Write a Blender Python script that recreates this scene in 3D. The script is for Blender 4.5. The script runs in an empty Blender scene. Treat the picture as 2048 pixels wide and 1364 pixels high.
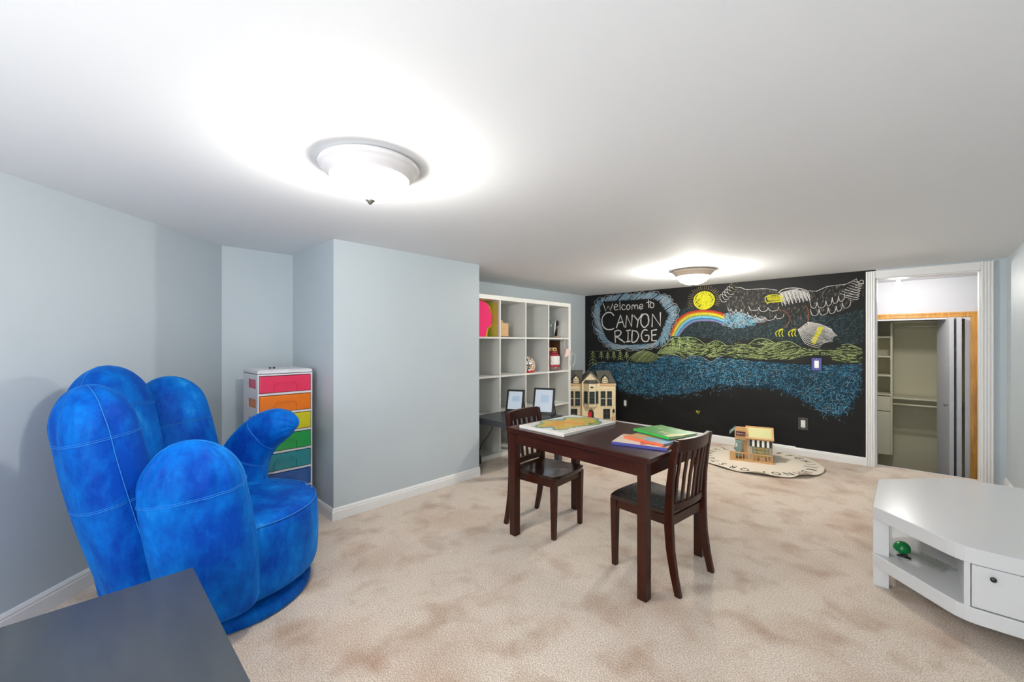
import bpy, bmesh, math, random
from mathutils import Vector, Matrix
random.seed(7)
C = bpy.context.scene.collection
S = bpy.context.scene
PI = math.pi
# ------------------------------------------------------------ camera, world, light, exposure
TH = 0.7664; CAMH = 1.0615; F = 833.7; CY = 684.0
H = 1.675; YB = 4.688
cd = bpy.data.cameras.new('camera'); cam = bpy.data.objects.new('camera', cd); C.objects.link(cam)
cam.location = (0, 0, CAMH); cam.rotation_euler = (PI/2, 0, TH)
cd.sensor_width = 36; cd.lens = 36*F/2048; cd.shift_y = 2/2048; cd.clip_start = .02
S.camera = cam
S.view_settings.view_transform = 'Standard'; S.view_settings.look = 'None'
S.view_settings.gamma = 1; S.view_settings.use_curve_mapping = False
S.view_settings.exposure = 0.86
w = bpy.data.worlds.new('daylight'); S.world = w; w.use_nodes = True
w.node_tree.nodes['Background'].inputs[0].default_value = (.93, .96, 1, 1)
w.node_tree.nodes['Background'].inputs[1].default_value = 3.0
def lamp(kind, name, loc, energy, col=(1,1,1), size=.1, rot=(0,0,0), sy=None):
    l = bpy.data.lights.new(name, kind); l.energy = energy; l.color = col
    if kind == 'AREA':
        l.size = size
        if sy: l.shape = 'RECTANGLE'; l.size_y = sy
    else: l.shadow_soft_size = size
    o = bpy.data.objects.new(name, l); o.location = loc; o.rotation_euler = rot; C.objects.link(o); return o
L1 = (-1.352, .698); L2 = (-1.359, 3.647); L3 = (-.35, -.75)
WARM = (1, .97, .92)
lamp('POINT', 'ceiling_lamp_light_near', (*L1, 1.566), 13.5, WARM, .045)
lamp('POINT', 'ceiling_lamp_light_far', (*L2, 1.566), 33, WARM, .045)
lamp('POINT', 'added_fill_light_rear', (*L3, 1.566), 13, WARM, .045)  # added lamp behind the viewpoint, out of view, gives fill light
lamp('POINT', 'hall_bulb_light', (-.10, 5.3, 1.53), 9, (1, .97, .93), .04)
lamp('AREA', 'added_ceiling_fill', (-.30, -.85, .62), 5, (.97, .98, 1), 1.0, (math.radians(160), 0, math.radians(30)), .6)  # added upward area lamp behind the viewpoint, brightens the ceiling
lamp('AREA', 'added_rear_fill', (-.34, -1.72, 1.0), 14, (.92, .96, 1), 1.15, (PI/2, 0, 0), .9)  # added area lamp outside the rear wall opening, fills the room

# ------------------------------------------------------------ helpers
def rd(r, d):                      # point given by metres right of and in front of the viewpoint, on the ground
    s, c = math.sin(TH), math.cos(TH)
    return (-s*d + c*r, c*d + s*r)
def bx(bm, x0, x1, y0, y1, z0, z1, M=None):
    vs = [bm.verts.new(p) for p in ((x0,y0,z0),(x1,y0,z0),(x1,y1,z0),(x0,y1,z0),(x0,y0,z1),(x1,y0,z1),(x1,y1,z1),(x0,y1,z1))]
    fs = [bm.faces.new([vs[i] for i in f]) for f in ((3,2,1,0),(4,5,6,7),(0,1,5,4),(1,2,6,5),(2,3,7,6),(3,0,4,7))]
    if M is not None: bmesh.ops.transform(bm, matrix=M, verts=vs)
    return fs
def box(*a, M=None):
    bm = bmesh.new(); bx(bm, *a, M=M); return bm
def prism(bm, pts, z0, z1, M=None, mi=0):
    a = [bm.verts.new((x, y, z0)) for x, y in pts]; b = [bm.verts.new((x, y, z1)) for x, y in pts]
    fs = [bm.faces.new(a[::-1]), bm.faces.new(b)]
    n = len(pts)
    for i in range(n): fs.append(bm.faces.new((a[i], a[(i+1)%n], b[(i+1)%n], b[i])))
    for f in fs: f.material_index = mi
    if M is not None: bmesh.ops.transform(bm, matrix=M, verts=a+b)
    return fs
def lathe(bm, prof, n=48, cap=True, M=None, rib=None):
    rings = []; allv = []
    for r, z in prof:
        ring = []
        for i in range(n):
            t = 2*PI*i/n; rr = r if rib is None else r*(1 + rib*(i % 2))
            ring.append(bm.verts.new((rr*math.cos(t), rr*math.sin(t), z)))
        rings.append(ring); allv += ring
    for a, b in zip(rings, rings[1:]):
        for i in range(n): bm.faces.new((a[i], a[(i+1)%n], b[(i+1)%n], b[i]))
    if cap:
        bm.faces.new(rings[0][::-1]); bm.faces.new(rings[-1])
    if M is not None: bmesh.ops.transform(bm, matrix=M, verts=allv)
def smoothpath(pts, n=8):
    P = [Vector(p) for p in pts]
    if len(P) < 3: return P
    out = []
    for i in range(len(P)-1):
        p0 = P[max(i-1,0)]; p1 = P[i]; p2 = P[i+1]; p3 = P[min(i+2,len(P)-1)]
        for k in range(n):
            t = k/n
            out.append(.5*((2*p1) + (p2-p0)*t + (2*p0-5*p1+4*p2-p3)*t*t + (3*p1-p0-3*p2+p3)*t**3))
    out.append(P[-1]); return out
def tube(bm, pts, r, n=8, smooth=0):
    P = smoothpath(pts, smooth) if smooth else [Vector(p) for p in pts]
    rings = []; up = Vector((0,0,1)); prev = None
    for i, p in enumerate(P):
        t = (P[min(i+1,len(P)-1)] - P[max(i-1,0)]).normalized()
        if prev is None:
            a = t.cross(up); a = t.cross(Vector((1,0,0))) if a.length < .1 else a
        else: a = prev - t*prev.dot(t)
        a.normalize(); prev = a; b = t.cross(a)
        rr = r(i/(len(P)-1)) if callable(r) else r
        rings.append([bm.verts.new(p + a*math.cos(2*PI*k/n)*rr + b*math.sin(2*PI*k/n)*rr) for k in range(n)])
    for u, v in zip(rings, rings[1:]):
        for i in range(n): bm.faces.new((u[i], u[(i+1)%n], v[(i+1)%n], v[i]))
    bm.faces.new(rings[0][::-1]); bm.faces.new(rings[-1])
def obj(name, bm, m, parent=None, loc=None, rz=0, smooth=False, bevel=0, sub=0):
    bmesh.ops.recalc_face_normals(bm, faces=bm.faces)
    me = bpy.data.meshes.new(name); bm.to_mesh(me); bm.free()
    for mm in (m if isinstance(m, (list, tuple)) else [m]): me.materials.append(mm)
    if smooth:
        for p in me.polygons: p.use_smooth = True
    o = bpy.data.objects.new(name, me); C.objects.link(o)
    if parent is not None: o.parent = parent
    if loc is not None: o.location = loc
    o.rotation_euler.z = rz
    if bevel:
        b = o.modifiers.new('bevel', 'BEVEL'); b.width = bevel; b.segments = 2; b.limit_method = 'ANGLE'; b.angle_limit = .6
    if sub:
        q = o.modifiers.new('subdivision', 'SUBSURF'); q.levels = q.render_levels = sub
    return o
def tag(o, label, cat, group=None):
    o['label'] = label; o['category'] = cat
    if group: o['group'] = group
    return o
def thing(name, label, cat, loc=(0,0,0), rz=0, group=None):
    o = bpy.data.objects.new(name, None); C.objects.link(o); o.empty_display_size = .1
    o.location = loc; o.rotation_euler = (0,0,rz); return tag(o, label, cat, group)
def struct(name, bm, m, parent=None, **k):
    o = obj(name, bm, m, parent, **k)
    if parent is None: o['kind'] = 'structure'
    return o
def textmesh(s, size, ext=.001, M=None, bm=None):
    cu = bpy.data.curves.new('t', 'FONT'); cu.body = s; cu.size = size; cu.extrude = ext; cu.align_x = 'CENTER'; cu.align_y = 'CENTER'; cu.resolution_u = 4
    to = bpy.data.objects.new('t', cu); C.objects.link(to)
    dg = bpy.context.evaluated_depsgraph_get(); me = bpy.data.meshes.new_from_object(to.evaluated_get(dg))
    bm = bm or bmesh.new(); n0 = len(bm.verts); bm.from_mesh(me); bm.verts.ensure_lookup_table()
    if M is not None: bmesh.ops.transform(bm, matrix=M, verts=bm.verts[n0:])
    bpy.data.objects.remove(to); bpy.data.curves.remove(cu); bpy.data.meshes.remove(me)
    return bm
def T(x=0, y=0, z=0): return Matrix.Translation((x, y, z))
def R(a, ax='Z'): return Matrix.Rotation(a, 4, ax)

# ------------------------------------------------------------ materials
def lin(c): return tuple(((v/255)/12.92 if v/255 <= .04045 else ((v/255+.055)/1.055)**2.4) for v in c) + (1,)
def mat(name, col, rough=.6, metal=0, spec=.5, noise=None, bump=None, sheen=0, sheentint=None, emit=None, estr=0, trans=0, alpha=1, coat=0):
    """noise = (scale, second colour, low, high, stretch); bump = (scale, strength)"""
    m = bpy.data.materials.new(name); m.use_nodes = True; nt = m.node_tree; N = nt.nodes; Lk = nt.links
    b = N['Principled BSDF']; b.inputs['Base Color'].default_value = lin(col)
    b.inputs['Roughness'].default_value = rough; b.inputs['Metallic'].default_value = metal
    b.inputs['Specular IOR Level'].default_value = spec; b.inputs['Coat Weight'].default_value = coat
    b.inputs['Transmission Weight'].default_value = trans; b.inputs['Alpha'].default_value = alpha
    if sheen:
        b.inputs['Sheen Weight'].default_value = sheen; b.inputs['Sheen Roughness'].default_value = .35
        if sheentint: b.inputs['Sheen Tint'].default_value = lin(sheentint)
    if emit: b.inputs['Emission Color'].default_value = lin(emit); b.inputs['Emission Strength'].default_value = estr
    tc = N.new('ShaderNodeTexCoord')
    if noise:
        sc, c2, lo, hi, st = noise
        mp = N.new('ShaderNodeMapping'); mp.inputs['Scale'].default_value = st
        nz = N.new('ShaderNodeTexNoise'); nz.inputs['Scale'].default_value = sc; nz.inputs['Detail'].default_value = 5
        cr = N.new('ShaderNodeValToRGB'); cr.color_ramp.elements[0].position = lo; cr.color_ramp.elements[1].position = hi
        cr.color_ramp.elements[0].color = lin(col); cr.color_ramp.elements[1].color = lin(c2)
        Lk.new(tc.outputs['Object'], mp.inputs[0]); Lk.new(mp.outputs[0], nz.inputs['Vector']); Lk.new(nz.outputs['Fac'], cr.inputs[0]); Lk.new(cr.outputs[0], b.inputs['Base Color'])
    if bump:
        nb = N.new('ShaderNodeTexNoise'); nb.inputs['Scale'].default_value = bump[0]; nb.inputs['Detail'].default_value = 4
        bp = N.new('ShaderNodeBump'); bp.inputs['Strength'].default_value = bump[1]; bp.inputs['Distance'].default_value = .01
        Lk.new(tc.outputs['Object'], nb.inputs['Vector']); Lk.new(nb.outputs['Fac'], bp.inputs['Height']); Lk.new(bp.outputs[0], b.inputs['Normal'])
    return m
I1 = (1,1,1)
M_wall = mat('pale_blue_wall_paint', (192,202,208), .5, noise=(1.3, (185,196,203), .35, .7, I1), bump=(140, .04))
M_ceil = mat('ceiling_paint', (232,234,237), .8, bump=(90, .03))
M_white = mat('white_trim_paint', (232,232,232), .35)
M_hallw = mat('hall_wall_paint', (214,215,219), .7)
M_black = mat('chalkboard_paint', (14,14,15), .62, spec=.3, noise=(2.2, (27,26,26), .45, .8, (1,1,2.5)), bump=(120, .05))
def carpet():
    m = bpy.data.materials.new('carpet'); m.use_nodes = True; nt = m.node_tree; N = nt.nodes; Lk = nt.links
    b = N['Principled BSDF']; b.inputs['Roughness'].default_value = 1; b.inputs['Specular IOR Level'].default_value = .1
    b.inputs['Sheen Weight'].default_value = .15
    tc = N.new('ShaderNodeTexCoord')
    def nz(s, d=4, dist=0):
        n = N.new('ShaderNodeTexNoise'); n.inputs['Scale'].default_value = s; n.inputs['Detail'].default_value = d; n.inputs['Distortion'].default_value = dist
        Lk.new(tc.outputs['Object'], n.inputs['Vector']); return n
    def ramp(n, lo, hi, a, c):
        r = N.new('ShaderNodeValToRGB'); r.color_ramp.elements[0].position = lo; r.color_ramp.elements[1].position = hi
        r.color_ramp.elements[0].color = lin(a); r.color_ramp.elements[1].color = lin(c); Lk.new(n.outputs['Fac'], r.inputs[0]); return r
    fine = ramp(nz(210, 3), .36, .62, (186,170,156), (238,224,209))
    mid = ramp(nz(2.2, 5, .2), .48, .72, (255,255,255), (232,220,213))
    smear = ramp(nz(6.5, 9, .25), .50, .72, (255,255,255), (224,211,202))
    m1 = N.new('ShaderNodeMixRGB'); m1.blend_type = 'MULTIPLY'; m1.inputs[0].default_value = 1
    m2 = N.new('ShaderNodeMixRGB'); m2.blend_type = 'MULTIPLY'; m2.inputs[0].default_value = 1
    Lk.new(fine.outputs[0], m1.inputs[1]); Lk.new(mid.outputs[0], m1.inputs[2]); Lk.new(m1.outputs[0], m2.inputs[1]); Lk.new(smear.outputs[0], m2.inputs[2])
    Lk.new(m2.outputs[0], b.inputs['Base Color'])
    bp = N.new('ShaderNodeBump'); bp.inputs['Strength'].default_value = .6; bp.inputs['Distance'].default_value = .006
    Lk.new(nz(170, 3).outputs['Fac'], bp.inputs['Height']); Lk.new(bp.outputs[0], b.inputs['Normal'])
    return m
M_carpet = carpet()
def velvet():
    m = mat('blue_velvet', (0,62,160), .6, spec=.1, noise=(7, (0,108,200), .40, .76, (1,1,.5)), bump=(18, .55), sheen=.6, sheentint=(30,150,240))
    for n in m.node_tree.nodes:
        if n.type == 'VALTORGB': n.color_ramp.elements[1].position = .62; e = n.color_ramp.elements.new(.78); e.color = lin((50,155,222))  # lightest blue stop paints the crushed pile's highlights into the colour
        if n.type == 'TEX_NOISE' and n.inputs['Scale'].default_value == 7: n.inputs['Roughness'].default_value = .68
    return m
M_velvet = velvet()
M_seam = mat('blue_seam_thread', (30,120,204), .8)
M_wood = mat('dark_espresso_wood', (60,25,13), .28, spec=.3, noise=(9, (42,18,11), .35, .75, (1,9,9)), coat=.06)
M_woodseat = mat('dark_espresso_seat_wood', (48,22,13), .22, spec=.5, noise=(9, (32,14,11), .35, .75, (9,1,9)), coat=.25)
M_grey = mat('charcoal_tabletop', (56,61,68), .34, spec=.5, noise=(3.5, (70,74,78), .35, .8, (1,6,1)), bump=(60, .03))
M_shelf = mat('white_shelf_laminate', (226,226,222), .35)
M_tv = mat('white_lacquer', (214,216,218), .22, spec=.5)
M_dark = mat('black_plastic', (14,14,15), .35)
M_metal = mat('brushed_nickel', (170,168,160), .3, metal=1)
M_orangewood = mat('honey_pine_trim', (226,164,72), .35, noise=(8, (188,126,48), .35, .75, (9,9,.8)))
M_cream = mat('cream_closet_laminate', (222,218,190), .45)
M_beige = mat('beige_closet_wall', (226,220,190), .8)
M_sandwood = mat('light_toy_wood', (220,178,124), .5, noise=(14, (204,158,104), .35, .7, (1,1,8)))
M_sandwood2 = mat('pale_toy_wood', (212,196,172), .55)
M_floor = mat('hall_floor', (150,140,125), .8)

# ------------------------------------------------------------ the room
# outline corners found from the photograph
P1 = Vector((-3.169, .63)); P2 = Vector((-3.169, 1.0505)); P3 = Vector((-2.4865, 1.0505)); P4 = Vector((-2.4865, 2.207))
P5 = Vector((-3.157, YB)); XR = .4905
DD = Vector((.695, -.719)).normalized(); P0 = P1 + DD*3.14
YR = -1.6
def wallseg(name, a, b, m, z0=0, z1=H, t=.08):
    a = Vector(a); b = Vector(b); d = (b-a).normalized(); n = Vector((-d.y, d.x))    # n points out of the room when walking with the room on the right
    bm = bmesh.new(); prism(bm, [a, b, b+n*t, a+n*t], z0, z1)
    return struct(name, bm, m)
wallseg('wall_left', P0, P1 + DD*-.03, M_wall)
wallseg('wall_alcove_left', P1 + Vector((0,-.04)), P2 + Vector((0,.08)), M_wall)
bm = bmesh.new(); prism(bm, [P2, P3, P4, P4 + Vector((-.75,0)), Vector((-3.23, 2.207)), Vector((-3.23, 1.0505))], 0, H)
struct('wall_chase', bm, M_wall)
wallseg('wall_shelf_side', (-3.157, 2.207), (-3.157, YB+.08), M_wall)
DX0, DX1, DZ = -.231, .363, 1.600
struct('wall_back', box(-3.24, DX0, YB, YB+.10, 0, H), M_black)
bm = bmesh.new(); bx(bm, DX0, DX1, YB, YB+.10, DZ, H); bx(bm, DX1, XR+.08, YB, YB+.10, 0, H); struct('wall_back_right', bm, M_wall)
struct('wall_right', box(XR, XR+.08, YR-.08, YB, 0, H), M_wall)
bm = bmesh.new()
bx(bm, -1.6, -.93, YR-.08, YR, 0, H); bx(bm, .25, XR, YR-.08, YR, 0, H); bx(bm, -.93, .25, YR-.08, YR, 0, .55); bx(bm, -.93, .25, YR-.08, YR, 1.45, H)
struct('wall_rear', bm, M_wall)
wf = bmesh.new()
for a in ((-.93,-.89,.55,1.45),(.21,.25,.55,1.45),(-.89,.21,.55,.59),(-.89,.21,1.41,1.45),(-.42,-.38,.59,1.41)): bx(wf, a[0], a[1], YR-.06, YR-.02, a[2], a[3])
struct('added_window_1', wf, M_white)  # unseen window, added so that fill light can enter from behind
struct('ceiling', box(-3.26, XR+.08, YR-.08, YB+.1, H, H+.08), M_ceil)
struct('floor', box(-3.26, XR+.08, YR-.08, YB+.1, -.06, 0), M_carpet)
# baseboards with a stepped, rounded top
BP = [(0,0),(.013,0),(.013,.050),(.010,.054),(.011,.060),(.006,.068),(0,.071)]
def baseboard(name, a, b, k=1.0, ext=(0,0)):
    a = Vector(a); b = Vector(b); d = (b-a).normalized(); n = Vector((d.y, -d.x)); bm = bmesh.new()
    A = [bm.verts.new((*(a+n*(x*k)-d*(x*k*ext[0])), z*k)) for x, z in BP]; B = [bm.verts.new((*(b+n*(x*k)+d*(x*k*ext[1])), z*k)) for x, z in BP]
    for i in range(len(BP)): j = (i+1) % len(BP); bm.faces.new((A[i], A[j], B[j], B[i]))
    bm.faces.new(A[::-1]); bm.faces.new(B); return struct(name, bm, M_white)
baseboard('baseboard_left', P0, P1, 1.12)
baseboard('baseboard_alcove_left', P1, P2)
baseboard('baseboard_alcove_back', P2, P3, 1, (-1,1))
baseboard('baseboard_chase', P3, P4, 1, (1,0))
baseboard('baseboard_shelf_side', (-3.157, 2.207), (-3.157, YB))
baseboard('baseboard_back', (-3.157, YB), (-.80, YB), 1.06)
baseboard('baseboard_back_right', (-.80, YB), (-.293, YB), .97)
baseboard('baseboard_right', (XR, YB), (XR, YR), 1.05)
# fluted door casing and jamb
def casing(bm, x0, x1, z0, z1, y, vert=True):
    bx(bm, x0, x1, y-.014, y, z0, z1)
    n = 4
    for i in range(n):
        if vert:
            wd = (x1-x0)/n; bx(bm, x0+wd*i+.0035, x0+wd*(i+1)-.0035, y-.019, y-.014, z0, z1)
        else:
            wd = (z1-z0)/n; bx(bm, x0, x1, y-.019, y-.014, z0+wd*i+.0035, z0+wd*(i+1)-.0035)
bm = bmesh.new()
casing(bm, -.293, DX0, 0, DZ+.062, YB); casing(bm, DX1, .429, 0, DZ+.062, YB); casing(bm, DX0, DX1, DZ, DZ+.062, YB, False)
bx(bm, DX0, DX0+.008, YB, YB+.10, 0, DZ); bx(bm, DX1-.008, DX1, YB, YB+.10, 0, DZ); bx(bm, DX0, DX1, YB, YB+.10, DZ-.008, DZ)
struct('trim_1', bm, M_white, bevel=.0015)
# ---- lower hall beyond the doorway
HY = 5.9; HF = -.55
struct('floor_hall', box(-1.3, 1.3, YB+.10, 7.0, HF-.05, HF), M_floor)
struct('ceiling_hall', box(-1.3, 1.3, YB+.10, 6.9, 1.69, 1.75), M_hallw)
struct('wall_hall_left', box(-1.3, -1.22, YB+.10, HY+.1, HF, 1.69), M_hallw)
struct('wall_hall_right', box(1.0, 1.08, YB+.10, HY+.1, HF, 1.69), M_hallw)
bm = bmesh.new(); bx(bm, -1.22, 1.0, YB+.10, YB+.12, HF, 0); bx(bm, .58, 1.0, YB+.10, YB+.12, 0, 1.69); struct('wall_hall_near', bm, M_hallw)
bm = bmesh.new(); bx(bm, -1.22, .395, HY, HY+.10, 1.30, 1.69); bx(bm, .395, 1.0, HY, HY+.10, HF, 1.69); bx(bm, -1.22, -1.0, HY, HY+.10, HF, 1.30); struct('wall_hall_back', bm, M_hallw)
struct('wall_closet_back', box(-1.1, .6, 6.72, 6.8, HF, 1.69), M_beige)
struct('wall_closet_right', box(.41, .49, HY+.10, 6.72, HF, 1.69), M_beige)
struct('wall_closet_left', box(-1.1, -1.0, HY+.10, 6.72, HF, 1.69), M_beige)
bm = bmesh.new()
bx(bm, -1.05, .446, HY-.018, HY, 1.302, 1.352); bx(bm, -1.05, .44, HY-.024, HY-.018, 1.335, 1.350); bx(bm, -1.05, .40, HY-.022, HY-.018, 1.304, 1.312)
bx(bm, .392, .446, HY-.018, HY, HF, 1.302); bx(bm, .432, .444, HY-.024, HY-.018, HF, 1.335)
struct('trim_2', bm, M_orangewood, bevel=.001)
bm = bmesh.new(); bx(bm, -1.0, .392, HY-.010, HY+.10, 1.285, 1.302); bx(bm, .357, .395, HY-.006, HY+.10, HF, 1.29); struct('trim_3', bm, M_white)

# folded closet door leaves
def leaf(px, py, ang, wdt, name, lab, knob=None):
    t = thing(name, lab, 'door', (px, py, HF+.02), ang)
    obj('door_panel', box(-.016, .016, 0, wdt, 0, 1.83), M_hallw, t, bevel=.002)
    if knob is not None:
        b = bmesh.new(); lathe(b, [(.004,0),(.004,.012),(.012,.016),(.013,.022),(.008,.028)], 16, M=T(-.016, knob, .98) @ R(-PI/2, 'Y'))
        obj('knob', b, M_metal, t, smooth=True)
    return t
leaf(.266, HY-.09, math.radians(10), .42, 'folding_closet_door', 'white closet door leaf folded beside the hanging shelf, with a small knob', .05)
leaf(.316, HY-.09, math.radians(6), .42, 'folding_closet_door', 'second white closet door leaf folded next to the honey pine frame')
# closet organiser
t = thing('closet_organizer_tower', 'cream closet shelf tower with drawers seen through the doorway', 'closet organizer', (-.42, 6.3, .0))
bm = bmesh.new(); bx(bm, .235, .253, 0, .36, -.20, 1.28); bx(bm, -.38, -.362, 0, .36, -.20, 1.28); obj('side_panel', bm, M_cream, t)
for z in (1.118, .897, .682, .468): obj('shelf', box(-.362, .235, .004, .36, z-.009, z+.009), M_cream, t)
for z0, z1 in ((.285,.45),(-.205,.278)):
    obj('drawer_front', box(-.36, .236, -.016, .004, z0, z1), M_cream, t, bevel=.006)
obj('back_panel', box(-.362, .235, .352, .36, -.20, 1.28), M_beige, t)
t = thing('hanging_shelf', 'cream closet shelf with a clothes rod under it beside the shelf tower', 'shelf', (0, 6.3, 0))
obj('shelf_board', box(-.165, .40, .05, .40, .425, .443), M_cream, t)
b = bmesh.new(); tube(b, [(-.165,.08,.362),(.40,.08,.362)], .012, 10); obj('clothes_rod', b, M_cream, t, smooth=True)
t = thing('upper_closet_shelf', 'upper cream closet shelf and rod just under the door head', 'shelf', (0, 6.3, 0))
obj('shelf_board', box(-.165, .40, .12, .42, 1.275, 1.292), M_cream, t)
b = bmesh.new(); tube(b, [(-.165,.16,1.235),(.40,.16,1.235)], .011, 10); obj('clothes_rod', b, M_cream, t, smooth=True)
# bare bulb in the hall
M_bulb = mat('lit_bulb_glass', (255,250,240), .4, emit=(255,250,240), estr=6)
t = thing('bare_bulb_lamp', 'bare round bulb glowing on the hall ceiling beyond the doorway', 'lamp', (-.10, 5.3, 1.69))
b = bmesh.new(); lathe(b, [(.055,0),(.055,-.008),(.03,-.028),(.02,-.04),(.018,-.055)], 24); obj('socket', b, M_white, t, smooth=True)
b = bmesh.new(); lathe(b, [(.014,-.055),(.016,-.07),(.026,-.09),(.03,-.11),(.027,-.13),(.015,-.143),(.002,-.147)], 24)
bo = obj('bulb', b, M_bulb, t, smooth=True); bo.visible_shadow = True

# ------------------------------------------------------------ ceiling lamps
def glass():
    m = bpy.data.materials.new('ribbed_frosted_glass'); m.use_nodes = True; nt = m.node_tree; N = nt.nodes; Lk = nt.links; N.clear()
    o = N.new('ShaderNodeOutputMaterial'); tr = N.new('ShaderNodeBsdfTransparent'); tl = N.new('ShaderNodeBsdfTranslucent'); gl = N.new('ShaderNodeBsdfGlossy'); gl.inputs['Roughness'].default_value = .25
    tl.inputs[0].default_value = (.95,.92,.78,1); tr.inputs[0].default_value = (.97,.97,.93,1)
    em = N.new('ShaderNodeEmission'); em.inputs[0].default_value = (1,.93,.76,1); em.inputs[1].default_value = .22
    a = N.new('ShaderNodeMixShader'); a.inputs[0].default_value = .08; Lk.new(tr.outputs[0], a.inputs[1]); Lk.new(tl.outputs[0], a.inputs[2])
    b = N.new('ShaderNodeMixShader'); b.inputs[0].default_value = .06; Lk.new(a.outputs[0], b.inputs[1]); Lk.new(gl.outputs[0], b.inputs[2])
    ad = N.new('ShaderNodeAddShader'); Lk.new(b.outputs[0], ad.inputs[0]); Lk.new(em.outputs[0], ad.inputs[1]); Lk.new(ad.outputs[0], o.inputs[0])
    return m
M_glass = glass()
M_pan = mat('white_enamel', (226,224,226), .35)
M_pan2 = mat('antique_white_enamel', (206,190,174), .35)
def flush_lamp(x, y, lab, pm, grp=None):
    t = thing('ceiling_lamp', lab, 'ceiling lamp', (x, y, H), 0, grp)
    b = bmesh.new(); lathe(b, [(.150,0),(.163,-.006),(.166,-.014),(.164,-.020),(.158,-.023),(.151,-.031),(.145,-.040),(.139,-.043),(.134,-.050),(.130,-.053),(.124,-.053),(.122,-.046),(.110,-.012),(.002,-.010)], 64, cap=False); obj('metal_pan', b, pm, t, smooth=True)
    b = bmesh.new(); lathe(b, [(.124*math.cos(a*PI/2/14), -.054-.070*math.sin(a*PI/2/14)) for a in range(14)] + [(.006, -.1245)], 96, cap=False, rib=.012); obj('glass_bowl', b, M_glass, t)
    for s in (-1, 1):
        b = bmesh.new(); lathe(b, [(.010,0),(.013,.012),(.024,.035),(.026,.05),(.018,.067),(.003,.074)], 20, M=T(s*.012,0,-.045) @ R(s*PI/2*.97, 'Y')); obj('bulb', b, M_bulb, t, smooth=True)
    b = bmesh.new(); lathe(b, [(.003,-.118),(.016,-.122),(.017,-.126),(.009,-.131),(.008,-.134),(.002,-.139)], 20); obj('finial', b, M_metal, t, smooth=True)
    return t
flush_lamp(*L1, 'white flush ceiling lamp with ribbed glass bowl, larger and nearer one', M_pan)
flush_lamp(*L2, 'small-looking flush ceiling lamp near the chalk mural wall', M_pan2)
flush_lamp(*L3, 'added flush ceiling lamp for fill light, unseen at the rear end of the room', M_pan)  # third fixture is added for fill, out of view

# ------------------------------------------------------------ chalk mural
def chalkmat(name, col, dens=.5, scale=420, stretch=I1):
    m = bpy.data.materials.new(name); m.use_nodes = True; nt = m.node_tree; N = nt.nodes; Lk = nt.links
    b = N['Principled BSDF']; b.inputs['Base Color'].default_value = lin(col); b.inputs['Roughness'].default_value = 1; b.inputs['Specular IOR Level'].default_value = 0
    tc = N.new('ShaderNodeTexCoord'); mp = N.new('ShaderNodeMapping'); mp.inputs['Scale'].default_value = stretch
    nz = N.new('ShaderNodeTexNoise'); nz.inputs['Scale'].default_value = scale; nz.inputs['Detail'].default_value = 3
    cr = N.new('ShaderNodeValToRGB'); cr.color_ramp.elements[0].position = .62-.34*dens; cr.color_ramp.elements[1].position = .74-.22*dens
    tr = N.new('ShaderNodeBsdfTransparent'); mx = N.new('ShaderNodeMixShader')
    Lk.new(tc.outputs['Object'], mp.inputs[0]); Lk.new(mp.outputs[0], nz.inputs['Vector']); Lk.new(nz.outputs['Fac'], cr.inputs[0])
    Lk.new(cr.outputs[0], mx.inputs[0]); Lk.new(tr.outputs[0], mx.inputs[1]); Lk.new(b.outputs[0], mx.inputs[2]); Lk.new(mx.outputs[0], N['Material Output'].inputs[0])
    return m
MX0 = -1.7
def W(u, v):                      # where a spot of the drawing lies on the wall: x along the wall, z up
    r = (u-1024)/F; s, c = math.sin(TH), math.cos(TH); k = YB/(c + s*r)
    return ((-s + c*r)*k - MX0, CAMH - (v-CY)/F*k)
def Z4(p): return W(1160+p[0]/6.82, 540+p[1]/6.82)
def Z5(p): return W(1430+p[0]/6.4, 540+p[1]/6.4)
def Z7(p): return W(1160+p[0]/6.82, 680+p[1]/6.82)
def Z8(p): return W(1440+p[0]/6.606, 680+p[1]/6.606)
def stroke(bm, pts, wd=.008, lay=1, mi=0, taper=False):
    y = -.0006*lay - random.random()*.0004; n = len(pts); L = []
    for i, (x, z) in enumerate(pts):
        a = pts[max(i-1,0)]; b = pts[min(i+1,n-1)]; dx, dz = b[0]-a[0], b[1]-a[1]; l = math.hypot(dx, dz) or 1
        h = wd/2*(.8+.4*random.random())*(.4 if taper and i in (0, n-1) else 1)
        L.append((bm.verts.new((x-dz/l*h, y, z+dx/l*h)), bm.verts.new((x+dz/l*h, y, z-dx/l*h))))
    for p, q in zip(L, L[1:]):
        f = bm.faces.new((p[0], p[1], q[1], q[0])); f.material_index = mi
def curve(pts, n=6): return [(p.x, p.y) for p in smoothpath([(a, b, 0) for a, b in pts], n)]
def inside(p, poly):
    x, z = p; c = False; n = len(poly)
    for i in range(n):
        x1, z1 = poly[i]; x2, z2 = poly[i-1]
        if (z1 > z) != (z2 > z) and x < (x2-x1)*(z-z1)/(z2-z1)+x1: c = not c
    return c
def scatter(poly, n):
    xs = [p[0] for p in poly]; zs = [p[1] for p in poly]; out = []
    while len(out) < n:
        p = (random.uniform(min(xs), max(xs)), random.uniform(min(zs), max(zs)))
        if inside(p, poly): out.append(p)
    return out
def region(bm, poly, lay, mi=0):
    vs = [bm.verts.new((x, -.0006*lay, z)) for x, z in poly]
    f = bm.faces.new(vs); f.material_index = mi; bmesh.ops.triangulate(bm, faces=[f])
def ell(cx, cz, rx, rz, n=24, a0=0, a1=2*PI): return [(cx+rx*math.cos(a0+(a1-a0)*i/n), cz+rz*math.sin(a0+(a1-a0)*i/n)) for i in range(n+1)]
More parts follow.
